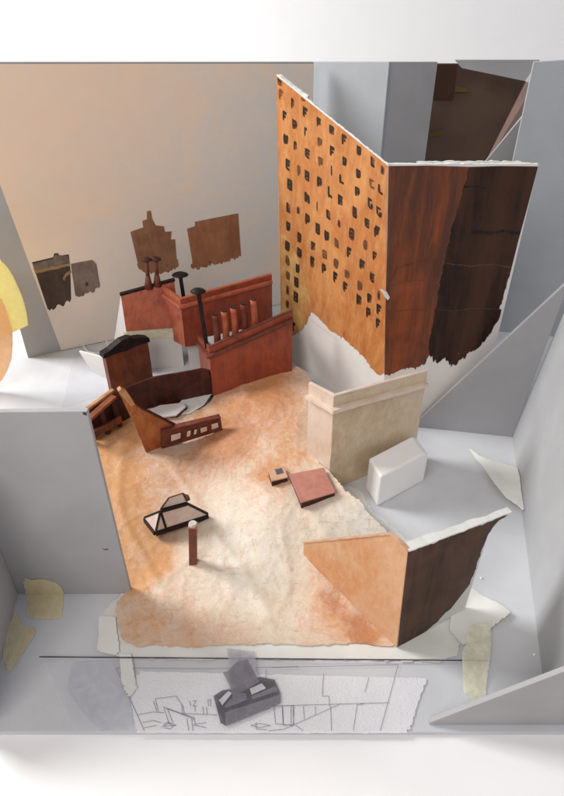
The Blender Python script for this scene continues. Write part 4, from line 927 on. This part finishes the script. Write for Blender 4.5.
# ------------------------------------------------------------------ drawing, tracing sheet and printed cut-out at the front
dr = thing('drawing_sheet', 'white sheet with a pencil perspective drawing of rooftops lying at the front', 'drawing', onz(270, 700))
def sheet(pts, z, mat, parent, nm, th=0.03, seed=0, amp=0.05, und_=0.03):
    P = rag([onz(*p, z) for p in pts], 0.5, amp, seed=seed)
    return obj(nm, terrain([(p.x, p.y) for p in P], lambda x, y: z+und_*N(x*.4, y*.4, seed), 0.35, th), mat, parent, smooth=True)
M_pebble = card('pebbled_paper', (0.93, 0.94, 0.98), 0.03, 1.0, off=41, mark=0.0); M_pebble.node_tree.nodes['Bump'].inputs['Distance'].default_value = 0.0015
ps = sheet(((137, 671), (428, 678), (418, 704), (410, 733), (136, 733), (131, 700)), 0.13, M_pebble, dr, 'paper', seed=20, und_=0.02)
c2f = lambda L: [(100+x/2.82, 630+y/2.82) for x, y in L]; c3f = lambda L: [(280+x/2.564, 630+y/2.564) for x, y in L]
LN = [c2f(l) for l in ([(45, 108), (300, 110), (560, 104)], [(45, 108), (125, 285)], [(155, 195), (215, 187), (230, 210), (232, 240)], [(150, 200), (160, 230)], [(178, 218), (265, 248), (262, 256)],
      [(180, 220), (195, 265)], [(190, 222), (205, 262)], [(105, 240), (150, 232), (180, 234)], [(245, 250), (250, 287)], [(258, 250), (262, 287)], [(172, 275), (195, 262), (215, 270), (180, 272)], [(262, 268), (300, 276)],
      [(252, 200), (256, 215)], [(262, 201), (271, 200), (262, 216), (273, 215)], [(302, 198), (314, 198)], [(304, 198), (306, 216)], [(311, 198), (312, 216)], [(290, 217), (292, 238)], [(300, 217), (302, 240)], [(340, 205), (430, 200)],
      [(350, 205), (352, 222)], [(372, 204), (374, 220)], [(400, 203), (402, 218)], [(415, 203), (416, 216)], [(425, 270), (450, 264), (480, 270), (450, 276), (425, 270)], [(490, 215), (495, 265), (545, 270), (547, 214), (490, 215)], [(515, 218), (517, 266)], [(232, 236), (330, 240)], [(468, 112), (470, 215)])]
LN += [c2f(l) for l in ([(156, 196), (165, 232)], [(187, 222), (262, 250)], [(233, 212), (238, 236)], [(266, 248), (268, 266), (300, 262)], [(120, 262), (150, 256), (172, 262)], [(125, 276), (160, 270)], [(178, 268), (190, 260), (206, 272), (198, 280), (180, 276)], [(330, 216), (334, 236)], [(352, 222), (352, 250), (366, 250)], [(440, 200), (490, 204)], [(440, 262), (440, 280), (470, 282)], [(392, 205), (393, 220)], [(268, 215), (268, 230)], [(340, 262), (400, 240), (480, 222)])]
LN += [c3f(l) for l in ([(60, 196), (62, 228)], [(90, 196), (91, 216)], [(40, 245), (60, 262)], [(130, 196), (132, 260)], [(-20, 97), (303, 90)], [(0, 195), (280, 187)], [(5, 195), (8, 245), (35, 243), (33, 195)], [(28, 195), (28, 240)], [(-30, 262), (10, 255), (155, 190)], [(112, 112), (108, 170), (125, 170), (128, 197)], [(228, 122), (218, 160)], [(215, 190), (198, 192), (188, 258)], [(303, 90), (257, 260)])]
bm = bmesh.new()
for k, l in enumerate(LN):
    pts = [onz(min(max(x, 1), 480), min(y, 731), 0.15) for x, y in l]
    for i in range(len(pts)-1):
        a, b = pts[i], pts[i+1]; s = (b-a).normalized().cross(Vector((0, 0, 1)))*0.019
        n_ = max(1, int((b-a).length/0.5)); 
        for j in range(n_):
            p, q = a.lerp(b, j/n_), a.lerp(b, (j+1)/n_); z = lambda v: v+Vector((0, 0, 0.05+0.0015*(k % 5)))
            bm.faces.new([bm.verts.new(z(p+s)), bm.verts.new(z(q+s)), bm.verts.new(z(q-s)), bm.verts.new(z(p-s))])
obj('pencil_lines', bm, M_pencil, dr)
# scraps of tape at the left of the drawing
small('tape_scrap', ((120, 655), (131, 655), (137, 690), (128, 700), (121, 680)), 0.1, M_paper, 'pale tape scrap on the upper left corner of the drawing', 'tape', 0.02, 31, lambda x, y: 0.30)
small('tape_scrap', ((98, 616), (116, 618), (120, 655), (114, 656), (97, 652), (99, 636)), 0.1, M_paper, 'square white paper tab left of the painted ground front edge', 'paper', 0.03, 33, lambda x, y: 0.27)
tr_ = thing('tracing_sheet', 'translucent tracing paper sheet with a ruled dark line along its top, over the drawing', 'tracing paper', onz(260, 690))
tsh = sheet(((39, 657), (478, 661), (430, 731.3), (72, 731.3)), 0.34, M_trace, tr_, 'film', 0.01, seed=22, amp=0.0, und_=0.0)
pa, pb2 = onz(39, 656.8, 0.36), onz(489, 660.6, 0.36); s = Vector((0, 0.075, 0))
bm = bmesh.new(); n_ = 40; V_ = []
for i in range(n_+1):
    p = pa.lerp(pb2, i/n_); k = 0.8+0.3*N(i*.4, 3); V_.append((bm.verts.new(p+s*k), bm.verts.new(p-s*k)))
for i in range(n_): bm.faces.new([V_[i][0], V_[i+1][0], V_[i+1][1], V_[i][1]])
obj('ruled_line', bm, M_ink, tr_)
o = obj('vellum_scrap', slab([onz(*p, 0.05) for p in ((72, 662), (122, 658), (131, 690), (133, 731), (98, 731), (82, 712), (66, 690))], Vector((0, 0, -0.01))), plain('pale_lilac_film', (0.74, 0.77, 0.85), 0.5, 0.22)); tag(o, 'pale lilac film scrap left of the drawing on the floor', 'film')
# printed picture of the skylight
pr_ = thing('printed_cutout', 'translucent printed cut-out of a dark skylight lying on the tracing sheet', 'print', onz(248, 695))
def pl(pts, z, m_, nm, par=pr_):
    P = [onz(*t, z) for t in c2f(pts)]; return obj(nm, slab(P, Vector((0, 0, -0.008))), m_, par)
pl([(358, 52), (437, 62), (440, 110), (452, 145), (372, 188), (366, 110)], 0.40, M_print_l, 'film_corner')
pl([(346, 120), (360, 116), (385, 90), (415, 82), (450, 146), (375, 190), (362, 150)], 0.42, M_print_m, 'roof_print')
bs_ = pl([(320, 186), (345, 170), (378, 165), (450, 132), (492, 140), (508, 178), (508, 206), (430, 240), (355, 270), (340, 262)], 0.41, M_print_d, 'frame_print')
pl([(335, 198), (362, 172), (372, 178), (345, 212)], 0.43, M_print_w, 'pane_print'); pl([(350, 214), (382, 182), (410, 176), (416, 196), (356, 220)], 0.43, M_print_m, 'pane_print')
pl([(422, 166), (456, 150), (468, 164), (428, 182)], 0.43, M_print_w, 'pane_print'); pl([(428, 186), (496, 158), (503, 172), (430, 196)], 0.43, M_print_m, 'pane_print')
pl([(352, 232), (508, 182), (508, 206), (430, 240), (355, 270)], 0.435, M_print_m, 'base_print')
